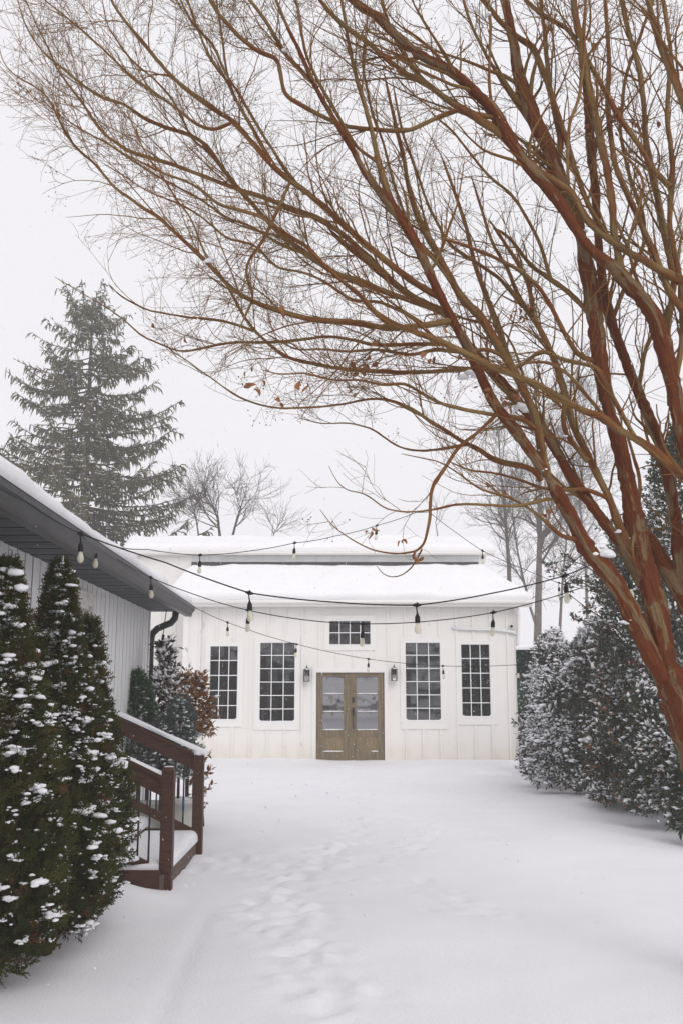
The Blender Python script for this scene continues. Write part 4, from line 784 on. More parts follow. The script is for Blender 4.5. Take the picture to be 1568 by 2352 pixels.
for px, py, n_ in spots_px:
    n_ = max(1, int(n_*.6))
    dd = np.hypot(apx-px, apy-py); near = np.argsort(dd)[:max(3, n_)]
    for q_ in range(n_):
        o = bpy.data.objects.new('dried_leaf', lm[q_ % 3]); link(o, myrtle); b_ = allp[near[q_ % len(near)]]
        o.location = Vector(b_)+Vector(rng.normal(0, .02, 3))-myrtle.location; o.rotation_euler = (rng.uniform(-2.4, -.8), rng.uniform(-1, 1), rng.uniform(0, 6)); sc_ = rng.uniform(.5, 1.0); o.scale = (sc_,)*3
# snow caught in the crotches
for px, py, sx, n_ in [(486, 600, 12, 3), (1078, 862, 14, 4), (1193, 938, 16, 5), (1380, 1272, 20, 8), (1360, 1262, 12, 4), (1395, 1290, 10, 3), (1490, 693, 9, 3), (655, 118, 10, 3), (945, 486, 8, 2), (1345, 530, 10, 3), (1445, 1428, 10, 4), (1440, 1235, 7, 3), (1118, 30, 8, 2), (1120, 845, 7, 2), (1250, 1080, 7, 2), (1420, 1222, 8, 3), (1295, 1000, 6, 2), (1556, 45, 6, 2)]:
    best = None
    for W, (q, Yc) in zip(limbPP, L_.values()):
        dd = np.hypot(q[:, 0]-px, q[:, 1]-py); i_ = dd.argmin()
        if best is None or dd[i_] < best[0]: best = (dd[i_], Yc[i_])
    c_ = P(px, py, best[1]-.01); w = sx*best[1]/F
    pos = c_+rng.normal(0, 1, (n_, 3))*np.array([w*.55, w*.35, w*.3]); V, Fc = blobs(pos, rng.uniform(.6, 1.1, n_)*w*.9, .7); mesh_obj('snow_clump', V, Fc, SNOWC, myrtle, True)
# cut stub beside the snow
b0 = P(1392, 1300, nearest('A', (1395, 1315))); b1 = P(1412, 1268, nearest('A', (1395, 1315))+.05)
MB().tube([b0, (b0+b1)/2, b1], [.045, .034, .028], 9).build('cut_stub', STUMP, myrtle, True)

# ------------------------------------------------------------------ arborvitae beside the steps
def spray_mesh(seed):
    """flat fan of scale foliage, about 1 long, in the xy plane growing along +y; (V, F)"""
    r_ = np.random.default_rng(seed); V = []; Fc = []
    def strip(p, d, ln, w):
        n_ = np.array([-d[1], d[0], 0]); k = len(V)
        V.extend([p, p+d*ln*.5-n_*w*.75+[0, 0, .02], p+d*ln, p+d*ln*.5+n_*w*.75+[0, 0, .02]]); Fc.extend([(k, k+1, k+2), (k, k+2, k+3)])
    def rot(d, a): c, s_ = math.cos(a), math.sin(a); return np.array([d[0]*c-d[1]*s_, d[0]*s_+d[1]*c, d[2]])
    y = np.array([0, 1, 0.]); strip(np.zeros(3), y, 1., .035)
    for k in range(8):
        t = .12+.105*k; sd = 1 if k % 2 else -1; d = rot(y, sd*r_.uniform(.5, .75)); ln = (.55-.38*abs(t-.35))*r_.uniform(.8, 1.2); p = y*t+[0, 0, r_.normal(0, .02)]
        d = d+[0, 0, r_.normal(0, .12)]; strip(p, d, ln, .055)
        for q in range(3):
            u = .3+.22*q; strip(p+d*ln*u, rot(d, -sd*r_.uniform(.35, .6))if q % 2 else rot(d, sd*r_.uniform(.4, .7)), ln*.42*r_.uniform(.7, 1.2), .05)
    return np.array(V), np.array(Fc)
SP = [spray_mesh(s) for s in range(4)]
def orient(D, N, s):
    """matrices with column y along D and z near N, scaled"""
    D = nrm(D); X = nrm(np.cross(D, N)); Z = np.cross(X, D); return np.stack([X, D, Z], -1)*s[:, None, None]
def foliage(pos, out, size, updir=.8, jit=.45):
    Vs, Fs = [], []; n0 = 0; N = len(pos)
    D = out*.9+np.array([0, 0, updir])+rng.normal(0, jit, (N, 3)); nn_ = rng.normal(0, 1, (N, 3))+out*.4
    for k in range(4):
        m = np.arange(N) % 4 == k; V, Fc = inst(*SP[k], orient(D[m], nn_[m], size[m]), pos[m]); V = V.reshape(-1, 3); Vs.append(V); Fs.append(Fc+n0); n0 += len(V)
    return np.concatenate(Vs), np.concatenate(Fs)
def clumps(pos, size, nsub=7, sub=None):
    """irregular snow pads: merged lumps strung along a short random line, sagging at the ends"""
    N = len(pos); a = rng.uniform(0, 2*np.pi, N); ax = np.c_[np.cos(a), np.sin(a), rng.normal(-.15, .25, N)]; t = rng.normal(0, .75, (N, nsub))
    p = pos[:, None]+ax[:, None]*t[..., None]*size[:, None, None]+rng.normal(0, 1, (N, nsub, 3))*size[:, None, None]*np.array([.38, .38, .25])-np.array([0, 0, .35])*(t**2)[..., None]*size[:, None, None]
    s = np.repeat(size, nsub)*rng.lognormal(-.95, .30, N*nsub)
    return blobs(p.reshape(-1, 3), np.c_[s*rng.uniform(1.1, 2.1, len(s)), s*rng.uniform(.8, 1.3, len(s)), s*rng.uniform(.45, .7, len(s))], 1, ICO1, .16, False)
def arborvitae(cx, cy, rad, h, n, label, seed, base=0.12, lean=(0, 0)):
    e = empty('arborvitae', label, 'evergreen', 'snowy arborvitae beside the steps', (cx, cy, gz(cx, cy)))
    def prof(u): return rad*np.interp(u, [0, .06, .25, .45, .58, .70, .82, .94, 1], [.55, .80, 1.05, .92, .68, .42, .24, .10, .0])
    def pts(n, lo, hi, pw=.92):
        u = rng.uniform(0, 1, n)**pw; th = rng.uniform(0, 2*np.pi, n); lump = 1+.10*np.sin(th*3+u*9+seed)+.08*np.sin(th*5-u*17+seed*2)+.05*np.sin(th*9+u*31)
        rr = prof(u)*lump*rng.uniform(lo, hi, n); out = np.c_[np.cos(th), np.sin(th), np.zeros(n)]
        return np.c_[cx+lean[0]*u+np.cos(th)*rr, cy+lean[1]*u+np.sin(th)*rr, base+u*(h-base)], out, u
    p, o, u = pts(n, .72, 1.03); V, Fc = foliage(p, o, rng.uniform(.07, .14, n)*(1-.35*u), 1.0); mesh_obj('foliage', V, Fc, ARB, e, False, 'stuff')
    p, o, u = pts(n//4, .35, .82); V, Fc = foliage(p, o, rng.uniform(.12, .19, n//4)*(1-.65*u), .8, .7); mesh_obj('inner_foliage', V, Fc, ARB, e, False, 'stuff')
    p, o, u = pts(n//8, .7, .97); V, Fc = foliage(p, o, rng.uniform(.06, .11, n//8), -.1, .6); mesh_obj('brown_foliage', V, Fc, ARBB, e, False, 'stuff')
    MB().tube([(cx, cy, -.05), (cx+lean[0]*.5, cy+lean[1]*.5, h*.5), (cx+lean[0], cy+lean[1], h*.95)], [.045, .03, .006], 8).build('trunk', SBARK, e, True)
    # slender stems rising from the base and through the crown
    n2 = 26; th = rng.uniform(0, 2*np.pi, n2); rr = rad*rng.uniform(.3, .85, n2); z1 = rng.uniform(.4, 1.5, n2)
    PPs = np.stack([np.c_[cx+.05*np.cos(th), cy+.05*np.sin(th), np.full(n2, .02)], np.c_[cx+rr*.6*np.cos(th), cy+rr*.6*np.sin(th), z1*.4], np.c_[cx+rr*np.cos(th), cy+rr*np.sin(th), z1]], 1)
    V, Fq = batch_tubes(PPs, np.tile([.012, .009, .004], (n2, 1)), 4); mesh_obj('stems', V, Fq, ARBB, e, True, 'stuff')
    # snow pads: only where the crown faces up, on the shell
    N = int(560*rad/.42*h/2.4); p, o, u = pts(N, .97, 1.14, .72); sz = np.minimum(rng.lognormal(-3.8, .5, N), .06); V, Fc = clumps(p, sz); mesh_obj('snow', V, Fc, SNOWC, e, True, 'stuff')
    N = int(500*rad/.42*h/2.4); p, o, u = pts(N, .9, 1.06); V, Fc = blobs(p, rng.uniform(.005, .016, N), .7, ICO1); mesh_obj('snow_crumbs', V, Fc, SNOWC, e, True, 'stuff')
    return e
def topx(px, py, Y): p = P(px, py, Y); return p
t1 = P(8, 1282, 5.75); t2 = P(128, 1285, 6.5); t3 = P(208, 1418, 7.25)
arborvitae(t1[0]+.03, t1[1], .37, t1[2]-.05, 3100, 'leftmost snow-dotted arborvitae, cut off by the left edge of the picture', 1)
arborvitae(t2[0]+.04, t2[1], .38, t2[2]-.05, 3200, 'middle arborvitae, tall one with its tip in front of the small house window', 2)
arborvitae(t3[0]+.0, t3[1], .29, t3[2]-.05, 2300, 'shortest arborvitae, next to the brown steps', 4)

# ------------------------------------------------------------------ steps with railings
YN, YF = 8.75, 10.62; XP = -1.55
steps = empty('entry_steps', 'snow-covered entry steps with brown wooden railings and thin black balusters', 'steps', loc=(XP, YN, 0))
wallx = CC[0]+.0192*(12.75-9.7)+.01
def post(Yp, pxc, top, w=.052):
    xc = P(pxc, 1850, Yp)[0]; b = MB(); zt = P(pxc, top, Yp)[2]
    b.box(xc-w, xc+w, Yp-w, Yp+w, -.1, zt-.03)
    V = [(xc+sx*q*w, Yp+sy*q*w, z) for q, z in ((1, zt-.03), (.62, zt)) for sx, sy in ((-1, -1), (1, -1), (1, 1), (-1, 1))]
    b.add(np.array(V), np.array([[0, 1, 5, 4], [1, 2, 6, 5], [2, 3, 7, 6], [3, 0, 4, 7], [4, 5, 6, 7]])); b.build('post', WOODD, steps); return xc, zt
pn_x, pn_z = post(YN, 386, 1762); pf_x, pf_z = post(YF, 455, 1733)
SL = .47
def rail(Yp, xp, z_at, name_snow, thick, top=True):
    x0 = wallx-.02; L = xp-.052-x0
    def f(dx, dz): return (xp-.052-dx, z_at+dx*SL+dz)
    for (zz0, zz1, y0, y1, nm) in ((-.14, 0, -.02, .02, 'rail'), (.001, .034, -.05, .05, 'rail_cap')):
        b = MB(); V = []
        for dx in (0, L):
            for dy in (y0, y1):
                for dz in (zz0, zz1): x, z = f(dx, dz); V.append((x, Yp+dy, z))
        b.add(np.array(V), np.array([[0, 1, 3, 2], [4, 6, 7, 5], [0, 4, 5, 1], [2, 3, 7, 6], [0, 2, 6, 4], [1, 5, 7, 3]])); b.build(nm, WOODD, steps)
    zb = z_at-.74; b = MB(); V = []
    for dx in (0, L):
        for dy in (-.02, .02):
            for dz in (-.09, 0): x, z = f(dx, dz); V.append((x, Yp+dy, z-.72))
    b.add(np.array(V), np.array([[0, 1, 3, 2], [4, 6, 7, 5], [0, 4, 5, 1], [2, 3, 7, 6], [0, 2, 6, 4], [1, 5, 7, 3]])); b.build('bottom_rail', WOODD, steps)
    a, bb = f(.0, .036), f(L, .036); A = (bb[0], Yp-.05, bb[1]); B = (a[0]+(.11 if thick > .05 else -.01), Yp-.05, a[1]-(.02 if thick > .05 else 0)); C = (B[0], Yp+.05, B[2]); D = (A[0], Yp+.05, A[2])
    V, Fq = snow_slab(A, B, C, D, thick, 60, 10, .05, thick*.35, int(Yp*10)); o = mesh_obj(name_snow, V, Fq, SNOWC, steps, True)
    n = int(L/.093)
    for k in range(n):
        dx = .10+k*.093; x, z = f(dx, -.1)
        if dx > L-.03: break
        MB().tube([(x, Yp+.0, z+.02), (x, Yp, z-.64)], .0085, 7).build('baluster', METB, steps, True)
        if Yp > 10 and k == 0:
            MB().tube([(x, Yp, .40), (x, Yp, .52)], .012, 8).build('blue_tape', BLUE, steps, True)
zrn = P(370, 1790, YN)[2]; zrf = P(447, 1737, YF)[2]
rail(YN, pn_x, zrn, 'rail_snow', .028); rail(YF, pf_x, zrf, 'rail_snow', .062)
V, Fc = blobs(np.array([[pf_x, YF, pf_z+.01], [pf_x-.03, YF+.01, pf_z+.02]]), np.array([[.06, .06, .05], [.06, .055, .05]]), .7); mesh_obj('post_snow', V, Fc, SNOWC, steps, True)
V, Fc = blobs(np.array([[pn_x, YN, pn_z]]), np.array([[.04, .035, .008]]), .3); mesh_obj('post_snow', V, Fc, SNOWC, steps, True)
# treads: low platform then a second step to the door
xf = XP+.075
MB().box(xf-.03, xf, YN-.09, YF+.18, -.15, .105).build('riser_board', WOODT, steps)
MB().box(XP-.46, xf-.031, YN-.05, YF+.10, .06, .10).build('tread', WOODT, steps)
MB().box(XP-.49, XP-.461, YN-.06, YF+.10, .06, .235).build('riser_board', WOODT, steps)
MB().box(wallx, XP-.491, YN-.05, YF+.10, .19, .23).build('tread', WOODT, steps)
MB().box(wallx, xf-.032, YN-.088, YN-.056, -.1, .14).build('stringer', WOODD, steps)
MB().box(wallx, XP-.06, YF+.0, YF+.04, -.05, .22).build('stringer', WOODD, steps)
sa = [((XP-.47, YN-.04, .105), (xf+.015, YN-.04, .108), (xf+.015, YF+.16, .108), (XP-.47, YF+.16, .105), .085, 5), ((wallx, YN-.04, .235), (XP-.45, YN-.04, .235), (XP-.45, YF+.12, .235), (wallx, YF+.12, .235), .10, 9)]
for A, B, C, D, t_, sd in sa: V, Fq = snow_slab(A, B, C, D, t_, 36, 50, .07, .035, sd); mesh_obj('step_snow', V, Fq, SNOWC, steps, True)
V, Fc = blobs(np.array([P(290, 1958, YN-.25), P(255, 1975, YN-.3), P(305, 1975, YN-.1)]), np.array([[.07, .07, .06], [.05, .05, .05], [.05, .06, .03]]), .7)
mesh_obj('step_snow', V, Fc, SNOWC, steps, True)

# ------------------------------------------------------------------ pots and their plants
def pot(px, py, Y, w, h, label):
    c = G(px, py); c = P(px, py, Y); e = empty('white_planter', label, 'planter', 'white planters by the steps', (c[0], Y, 0)); z = gz(c[0], Y)-.02
    MB().lathe((c[0], Y, z), [(w*.62, 0), (w*.66, .02), (w*.82, h*.5), (w*.95, h-.05), (w, h-.05), (w, h), (w*.88, h), (w*.86, h-.04), (0, h-.04)], 18).build('pot', POT, e, True)
    V, Fc = blobs(np.array([[c[0], Y, z+h-.04]]), np.array([[w*.84, w*.84, .05]]), .5, jit=.08); mesh_obj('snow', V, Fc, SNOWC, e, True); return c[0], z+h
x1, z1 = pot(418, 1800, 11.55, .20, .46, 'tall white planter seen between the two railing posts')
x2, z2 = pot(342, 1800, 11.75, .26, .40, 'low wide white planter against the grey house behind the railings')
def leafy(name, label, cat, cx, cy, z0, z1, rx, ry, ntw, nleaf, L, W, M, snowfrac, snowsize, prof=None, group=None, stems=8, leafM2=None, m2frac=0., zbias=1.0, updir=.35, stemM=None, snowM=None, base0=None, clump=0, clsize=.06, lo=.55):
    """a shrub: twigs spread through a lumpy volume, each carrying a tuft of leaves, with snow on many"""
    e = empty(name, label, cat, group, (cx, cy, 0 if base0 is None else base0)); prof = prof or (lambda u: np.sqrt(np.clip(1-(2*u-1)**2, 0, 1)))
    u = rng.uniform(0, 1, ntw)**zbias; th = rng.uniform(0, 2*np.pi, ntw); lump = 1+.13*np.sin(th*3+u*8+cx)+.12*np.sin(th*5-u*13+cy)+.06*np.sin(th*9+u*23)
    rr = prof(u)*lump*rng.uniform(lo**2, 1.05, ntw)**.5
    p = np.c_[cx+np.cos(th)*rr*rx, cy+np.sin(th)*rr*ry, z0+u*(z1-z0)]; out = np.c_[np.cos(th), np.sin(th), (u-.35)*1.2]
    D = nrm(out+rng.normal(0, .5, (ntw, 3))+[0, 0, updir]); ln = rng.uniform(.08, .2, ntw)*(L/.05)**.6
    tw = np.stack([p-D*ln[:, None]*.6, p, p+D*ln[:, None]*.4], 1); V, Fq = batch_tubes(tw, np.tile([.003, .0022, .0012], (ntw, 1)), 3); mesh_obj('twigs', V, Fq, stemM or TWIG, e, True, 'stuff')
    idx = np.repeat(np.arange(ntw), nleaf); t = rng.uniform(-.6, .4, len(idx)); b = p[idx]+D[idx]*(ln[idx]*t)[:, None]
    dl = nrm(D[idx]*.7+rng.normal(0, .62, (len(idx), 3))+[0, 0, .15]); LL = L*rng.uniform(.65, 1.25, len(idx))
    m = rng.random(ntw)[idx] < m2frac; patch = np.sin(p[:, 0]*7+cx)+np.sin(p[:, 1]*6+cy)+np.sin(p[:, 2]*8)+.8*rng.normal(0, 1, ntw)
    V, Fc, mid, Nn = scatter_leaf(b[~m], dl[~m], LL[~m], LL[~m]*W); mesh_obj('foliage', V, Fc, M, e, False, 'stuff')
    if m.any(): V, Fc, _, _ = scatter_leaf(b[m], dl[m], LL[m], LL[m]*W); mesh_obj('foliage', V, Fc, leafM2, e, False, 'stuff')
    if snowfrac > 0:
        s_ = (rng.random(len(idx)) < snowfrac*np.clip(1+.9*patch[idx], .12, 2.4)) & (dl[:, 2] > -.5); q = b[s_]+dl[s_]*(LL[s_]*.5)[:, None]+[0, 0, .006]
        # elongated pads lying along each leaf
        X = dl[s_]*np.array([1, 1, .6]); X = nrm(X); Y = nrm(np.cross([0, 0, 1.], X)); Zz = np.cross(X, Y); sc = LL[s_]*snowsize
        Mx = np.stack([X*sc[:, None]*.55, Y*sc[:, None]*.25, Zz*sc[:, None]*.2], -1); V, Fc = inst(OCT[0], OCT[1], Mx*1.15, q); mesh_obj('leaf_snow', V.reshape(-1, 3), Fc, SNOWC, e, True, 'stuff')
    if clump:
        u = rng.uniform(0, 1, clump)**zbias; th = rng.uniform(0, 2*np.pi, clump); rr = prof(u)*1.0*rng.uniform(.85, 1.03, clump)
        V, Fc = clumps(np.c_[cx+np.cos(th)*rr*rx, cy+np.sin(th)*rr*ry, z0+u*(z1-z0)], np.minimum(rng.lognormal(math.log(clsize), .4, clump), clsize*2), 4); mesh_obj('snow', V, Fc, SNOWC, e, True, 'stuff')
    n2 = stems; th = rng.uniform(0, 2*np.pi, n2); q = rng.uniform(.2, .75, n2); zt = z0+(z1-z0)*rng.uniform(.5, .95, n2); zb = (0 if base0 is None else base0)
    PPs = np.stack([np.c_[cx+.05*np.cos(th), cy+.05*np.sin(th), np.full(n2, zb)], np.c_[cx+q*rx*.6*np.cos(th), cy+q*ry*.6*np.sin(th), zb+(zt-zb)*.5], np.c_[cx+q*rx*.8*np.cos(th), cy+q*ry*.8*np.sin(th), zt]], 1)
    V, Fq = batch_tubes(PPs, np.tile([.012, .009, .003], (n2, 1)), 5); mesh_obj('stems', V, Fq, stemM or SBARK, e, True, 'stuff')
    return e
c = P(385, 1600, 12.1); zt = P(370, 1475, 12.1)[2]; zb_ = P(385, 1750, 12.1)[2]
leafy('magnolia', 'tall dark-leaved potted magnolia with snow beside the downspout', 'shrub', P(378, 1600, 12.1)[0], 12.1, zb_, zt, .26, .25, 190, 7, .095, .20, MAGG, .2, .9, prof=lambda u: np.interp(u, [0, .25, .55, .8, 1], [.7, 1.1, .85, .32, .12]), stems=5, base0=.3)
leafy('bronze_shrub', 'bronze-brown leaved shrub dusted with snow in front of the barn corner', 'shrub', P(442, 1600, 12.2)[0], 12.2, P(440, 1690, 12.2)[2], P(440, 1548, 12.2)[2], .25, .25, 150, 8, .085, .20, MAGB, .10, .9, stems=5, base0=.3, prof=lambda u: np.interp(u, [0, .3, .7, 1], [.8, 1, .85, .45]), clump=14, clsize=.03)
leafy('bronze_shrub', 'small low spray of brown leaves behind the farther railing post', 'shrub', P(462, 1770, 12.3)[0], 12.3, P(462, 1860, 12.3)[2], P(462, 1735, 12.3)[2], .13, .14, 26, 6, .08, .2, MAGB, .35, .9, stems=3, base0=0.)
def pot_conifer(label, cx, cy, z0, z1, rad, n, M, seed, snow, size=(.06, .12), lean=0):
    e = empty('potted_conifer', label, 'conifer', 'conifers by the steps', (cx, cy, z0))
    u = rng.uniform(0, 1, n); th = rng.uniform(0, 2*np.pi, n); rr = rad*np.interp(u, [0, .3, .7, 1], [1, .95, .55, .1])*(1+.15*np.sin(th*3+u*9+seed))*rng.uniform(.45, 1.05, n)
    p = np.c_[cx+np.cos(th)*rr+lean*u, cy+np.sin(th)*rr, z0+u*(z1-z0)]; o = np.c_[np.cos(th), np.sin(th), np.zeros(n)]
    V, Fc = foliage(p, o, rng.uniform(*size, n), 1.0, .4); mesh_obj('foliage', V, Fc, M, e, False, 'stuff')
    N = int(snow); i_ = rng.integers(0, n, N); V, Fc = blobs(p[i_]+o[i_]*.02+[0, 0, .02], rng.uniform(.012, .032, N), .55, ICO1); mesh_obj('snow', V, Fc, SNOWC, e, True, 'stuff')
    MB().tube([(cx, cy, z0-.3), (cx+lean, cy, z1-.05)], [.02, .005], 6).build('trunk', SBARK, e, True)
pot_conifer('green potted conifer in front of the house siding, left of the downspout', P(322, 1700, 11.75)[0], 11.75, P(322, 1800, 11.75)[2], P(313, 1553, 11.75)[2], .30, 1000, CONG, 3, 110, lean=-.05)
pot_conifer('blue-grey snow-dusted conifer between the green conifer and the bronze shrub', P(413, 1700, 11.5)[0], 11.5, P(410, 1790, 11.5)[2], P(413, 1612, 11.5)[2], .22, 560, CONB, 5, 330)
pot_conifer('low spreading conifer crusted with snow between the railings', P(372, 1740, 11.4)[0], 11.4, P(372, 1800, 11.4)[2], P(372, 1660, 11.4)[2], .20, 380, CONB, 8, 320)
# bare little shrub at the foot of the arborvitae
c = G(285, 2010); e = empty('bare_shrub', 'low bare twiggy shrub in the snow between arborvitae and steps', 'shrub', loc=(c[0], c[1], 0)); N = 44
th = rng.uniform(0, 2*np.pi, N); D = nrm(np.c_[np.cos(th)*.9+.35, np.sin(th)*.6-.2, rng.uniform(.15, 1.1, N)]); ln = rng.uniform(.18, .42, N)
s_ = np.linspace(0, 1, 6)[None, :, None]; A = np.array([c[0], c[1], .0])+rng.normal(0, .06, (N, 1, 3))*[1, 1, 0]+D[:, None]*ln[:, None, None]*s_+np.array([0, 0, -.13])*s_**2
q_ = np.tile(np.linspace(.0028, .0010, 6), (N, 1)); B, qb = grow(A, q_, 14, .2, 1, (.05, .16), (25, 60), 4, 0, .15, .7, .0012)
V, Fq = batch_tubes(A, q_, 4); mesh_obj('stems', V, Fq, DLEAF if False else TWIG, e, True, 'stuff'); V, Fq = batch_tubes(B, qb, 3); mesh_obj('twigs', V, Fq, TWIG, e, True, 'stuff')
V, Fc, _, _ = scatter_leaf(A[::3, 4], D[::3], .045, .014); mesh_obj('leaves', V, Fc, HOL, e, False, 'stuff')
V, Fc = clumps(np.array([c+[0, 0, .02], c+[.12, -.05, .01], c+[-.1, .06, .03], c+[.2, .08, 0]]), np.array([.07, .06, .08, .05]), 5); mesh_obj('snow', V, Fc, SNOWC, e, True, 'stuff')

# ------------------------------------------------------------------ hedge of snowy shrubs on the right, holly above it
dome = lambda u: np.interp(u, [0, .06, .3, .6, .85, 1], [.86, 1.0, 1.02, .88, .58, .12])
def shrub_at(pxl, pxr, pytop, Y, label, **kw):
    a, b = P(pxl, 1640, Y)[0], P(pxr, 1640, Y)[0]; zt = P((pxl+pxr)/2, pytop, Y)[2]; return dict(cx=(a+b)/2, rx=(b-a)/2, zt=zt, label=label)
hedge = [(1203, 1345, 1455, 18.4, 'snow-laden shrub nearest the barn corner, lowest in front of the green screen', 1500, .36, 150, .06, 0),
         (1218, 1420, 1560, 16.9, 'low spreading snow-covered shrub at the front of the hedge nearest the barn', 1300, .34, 150, .06, 0),
         (1290, 1470, 1430, 16.2, 'tall snow-covered shrub in the middle of the hedge', 1700, .33, 160, .06, .0),
         (1345, 1560, 1560, 14.6, 'darker leafy shrub with thinner snow and reddish leaves low in the hedge', 1700, .24, 90, .05, .16),
         (1440, 1680, 1500, 13.0, 'dark green shrub under the leaning trunks at the right edge', 1900, .20, 40, .035, .04),
         (1535, 1720, 1650, 11.4, 'nearest dark shrub, mostly cut off by the right edge of the picture', 1100, .15, 20, .03, .0)]
for (l, r_, top, Y, lab, n, sf, cl, cs, m2) in hedge:
    q = shrub_at(l, r_, top, Y, lab)
    leafy('hedge_shrub', lab, 'shrub', q['cx'], Y, .10, q['zt'], q['rx'], q['rx']*1.0, int(n*1.25), 7, .082, .21, SHR if Y > 14.8 else HOL, sf, .95, prof=dome, group='snowy shrubs of the hedge', stems=14, leafM2=MAGB, m2frac=m2, clump=cl, clsize=cs, lo=.6, zbias=.9)
def holly(label, cx, cy, z0, z1, rx, ntw, prof, cl, seedb):
    e = leafy('holly_tree', label, 'tree', cx, cy, z0, z1, rx, rx, ntw, 7, .078, .22, HOL, .11, .9, prof=prof, group='hollies behind the leaning trunks', stems=16, clump=cl, clsize=.05, lo=.5)
    N = 110; u = rng.uniform(.05, .75, N); th = rng.uniform(np.pi*.9, np.pi*1.9, N); rr = prof(u)*rx*1.0; p = np.c_[cx+np.cos(th)*rr, cy+np.sin(th)*rr, z0+u*(z1-z0)]
    pp = np.repeat(p, 7, 0)+rng.normal(0, .025, (N*7, 3)); V, Fc = inst(ICO1[0], ICO1[1], np.eye(3)[None]*np.full(len(pp), .0065)[:, None, None], pp); mesh_obj('berries', V.reshape(-1, 3), Fc, BERRY, e, True, 'stuff')
    MB().tube([(cx, cy, -.05), (cx, cy, z1*.5), (cx, cy, z1*.92)], [.07, .05, .01], 8).build('trunk', SBARK, e, True)
h1 = P(1440, 1150, 14.4); h2 = P(1580, 985, 13.2)
hp = lambda u: np.interp(u, [0, .15, .45, .7, .88, 1], [.8, 1.0, .98, .80, .5, .12])
holly('green holly with red berries rising behind the leaning trunks', P(1470, 1400, 14.6)[0], 14.6, .6, P(1450, 1185, 14.6)[2], .75, 2200, hp, 40, 1)
holly('tallest holly at the right edge, dark crown reaching above the others', P(1590, 1300, 13.3)[0], 13.3, .5, P(1580, 975, 13.3)[2], .85, 2800, hp, 40, 2)
# reaching holly boughs over the hedge
e = empty('holly_bough_tree', 'thin holly reaching left toward the barn roof with sparse leafy boughs and red berries', 'tree', loc=(P(1430, 1500, 14.2)[0], 14.2, 0))
bg_ = [[(1440, 1420), (1400, 1350), (1350, 1300), (1300, 1285), (1258, 1300)], [(1430, 1400), (1380, 1350), (1330, 1330), (1262, 1308)], [(1440, 1450), (1390, 1370), (1340, 1340), (1310, 1340)], [(1440, 1470), (1400, 1430), (1350, 1400), (1300, 1360)], [(1450, 1500), (1410, 1450), (1370, 1440), (1330, 1420)], [(1450, 1350), (1420, 1300), (1380, 1290), (1340, 1270)], [(1450, 1300), (1410, 1250), (1400, 1220)]]
Bp = []
for k, pl in enumerate(bg_):
    q = np.array(pl, float); s = np.linspace(0, 1, len(q)); u = np.linspace(0, 1, 10); W = np.array([P(np.interp(v, s, q[:, 0]), np.interp(v, s, q[:, 1]), 14.2-.25*v*k/3) for v in u]); Bp.append(W)
Bp = np.array(Bp); Br = np.tile(np.linspace(.016, .004, 10), (len(Bp), 1)); V, Fq = batch_tubes(Bp, Br, 6); mesh_obj('boughs', V, Fq, SBARK, e, True, 'stuff')
MB().tube([(e.location.x, 14.2, 0), Bp[0][0]+[.05, 0, -.5], Bp[0][0]], [.05, .03, .016], 8).build('trunk', SBARK, e, True)
B1, b1r = grow(Bp, Br, 12, .1, 1, (.12, .34), (25, 60), 6, .04, .12, .5, .0025); V, Fq = batch_tubes(B1, b1r, 4); mesh_obj('twigs', V, Fq, TWIG, e, True, 'stuff')
i_ = np.repeat(np.arange(len(B1)), 11); k_ = rng.integers(1, 6, len(i_)); b = B1[i_, k_]; dl = nrm((B1[i_, 5]-B1[i_, 0])*3+rng.normal(0, .7, (len(i_), 3))); V, Fc, _, _ = scatter_leaf(b, dl, .06*rng.uniform(.7, 1.2, len(i_)), .014); mesh_obj('foliage', V, Fc, HOL, e, False, 'stuff')
m = rng.random(len(i_)) < .10; V, Fc = blobs(b[m]+[0, 0, .015], rng.uniform(.015, .04, m.sum()), .6, ICO1); mesh_obj('snow', V, Fc, SNOWC, e, True, 'stuff')
m = rng.random(len(B1)) < .3; pp = np.repeat(B1[m, 2], 6, 0)+rng.normal(0, .02, (m.sum()*6, 3)); V, Fc = inst(ICO1[0], ICO1[1], np.eye(3)[None]*np.full(len(pp), .0065)[:, None, None], pp); mesh_obj('berries', V.reshape(-1, 3), Fc, BERRY, e, True, 'stuff')

# screens behind the hedge
fy = 20.6; a = P(1197, 1545, fy); b = P(1420, 1545, fy); zt = P(1230, 1493, fy)[2]
sc = empty('privacy_screen', 'dark green leafy screen fence with a cap of snow beside the barn corner', 'fence', loc=(a[0], fy, 0))
nb = 6
for k in range(nb): x0 = a[0]-.1+k*(b[0]-a[0]+.1)/nb; MB().box(x0+.004, x0+(b[0]-a[0]+.1)/nb-.004, fy, fy+.05, 0, zt+(0 if k < 2 else .15)).build('panel', FAKE, sc)
N = 3200; p = np.c_[rng.uniform(a[0]-.1, b[0], N), fy-.02+rng.normal(0, .015, N), rng.uniform(.6, 1, N)**.5*zt]; V, Fc, _, _ = scatter_leaf(p, np.c_[rng.normal(0, .4, N), -np.ones(N)*.6, rng.normal(-.6, .4, N)], .05, .015); mesh_obj('leaves', V, Fc, mat('artificial_leaf', (.012, .035, .025), .5), sc, False, 'stuff')
V, Fq = snow_slab((a[0]-.1, fy-.07, zt), (P(1257, 1500, fy)[0], fy-.07, zt), (P(1257, 1500, fy)[0], fy+.12, zt), (a[0]-.1, fy+.12, zt), .10, 40, 10, .08, .02, 5); mesh_obj('snow', V, Fq, SNOWC, sc, True)
cf = empty('cedar_fence', 'tan cedar board fence glimpsed through the hedge below the leaning trunks', 'fence', loc=(P(1330, 1500, 19.2)[0], 19.2, 0))
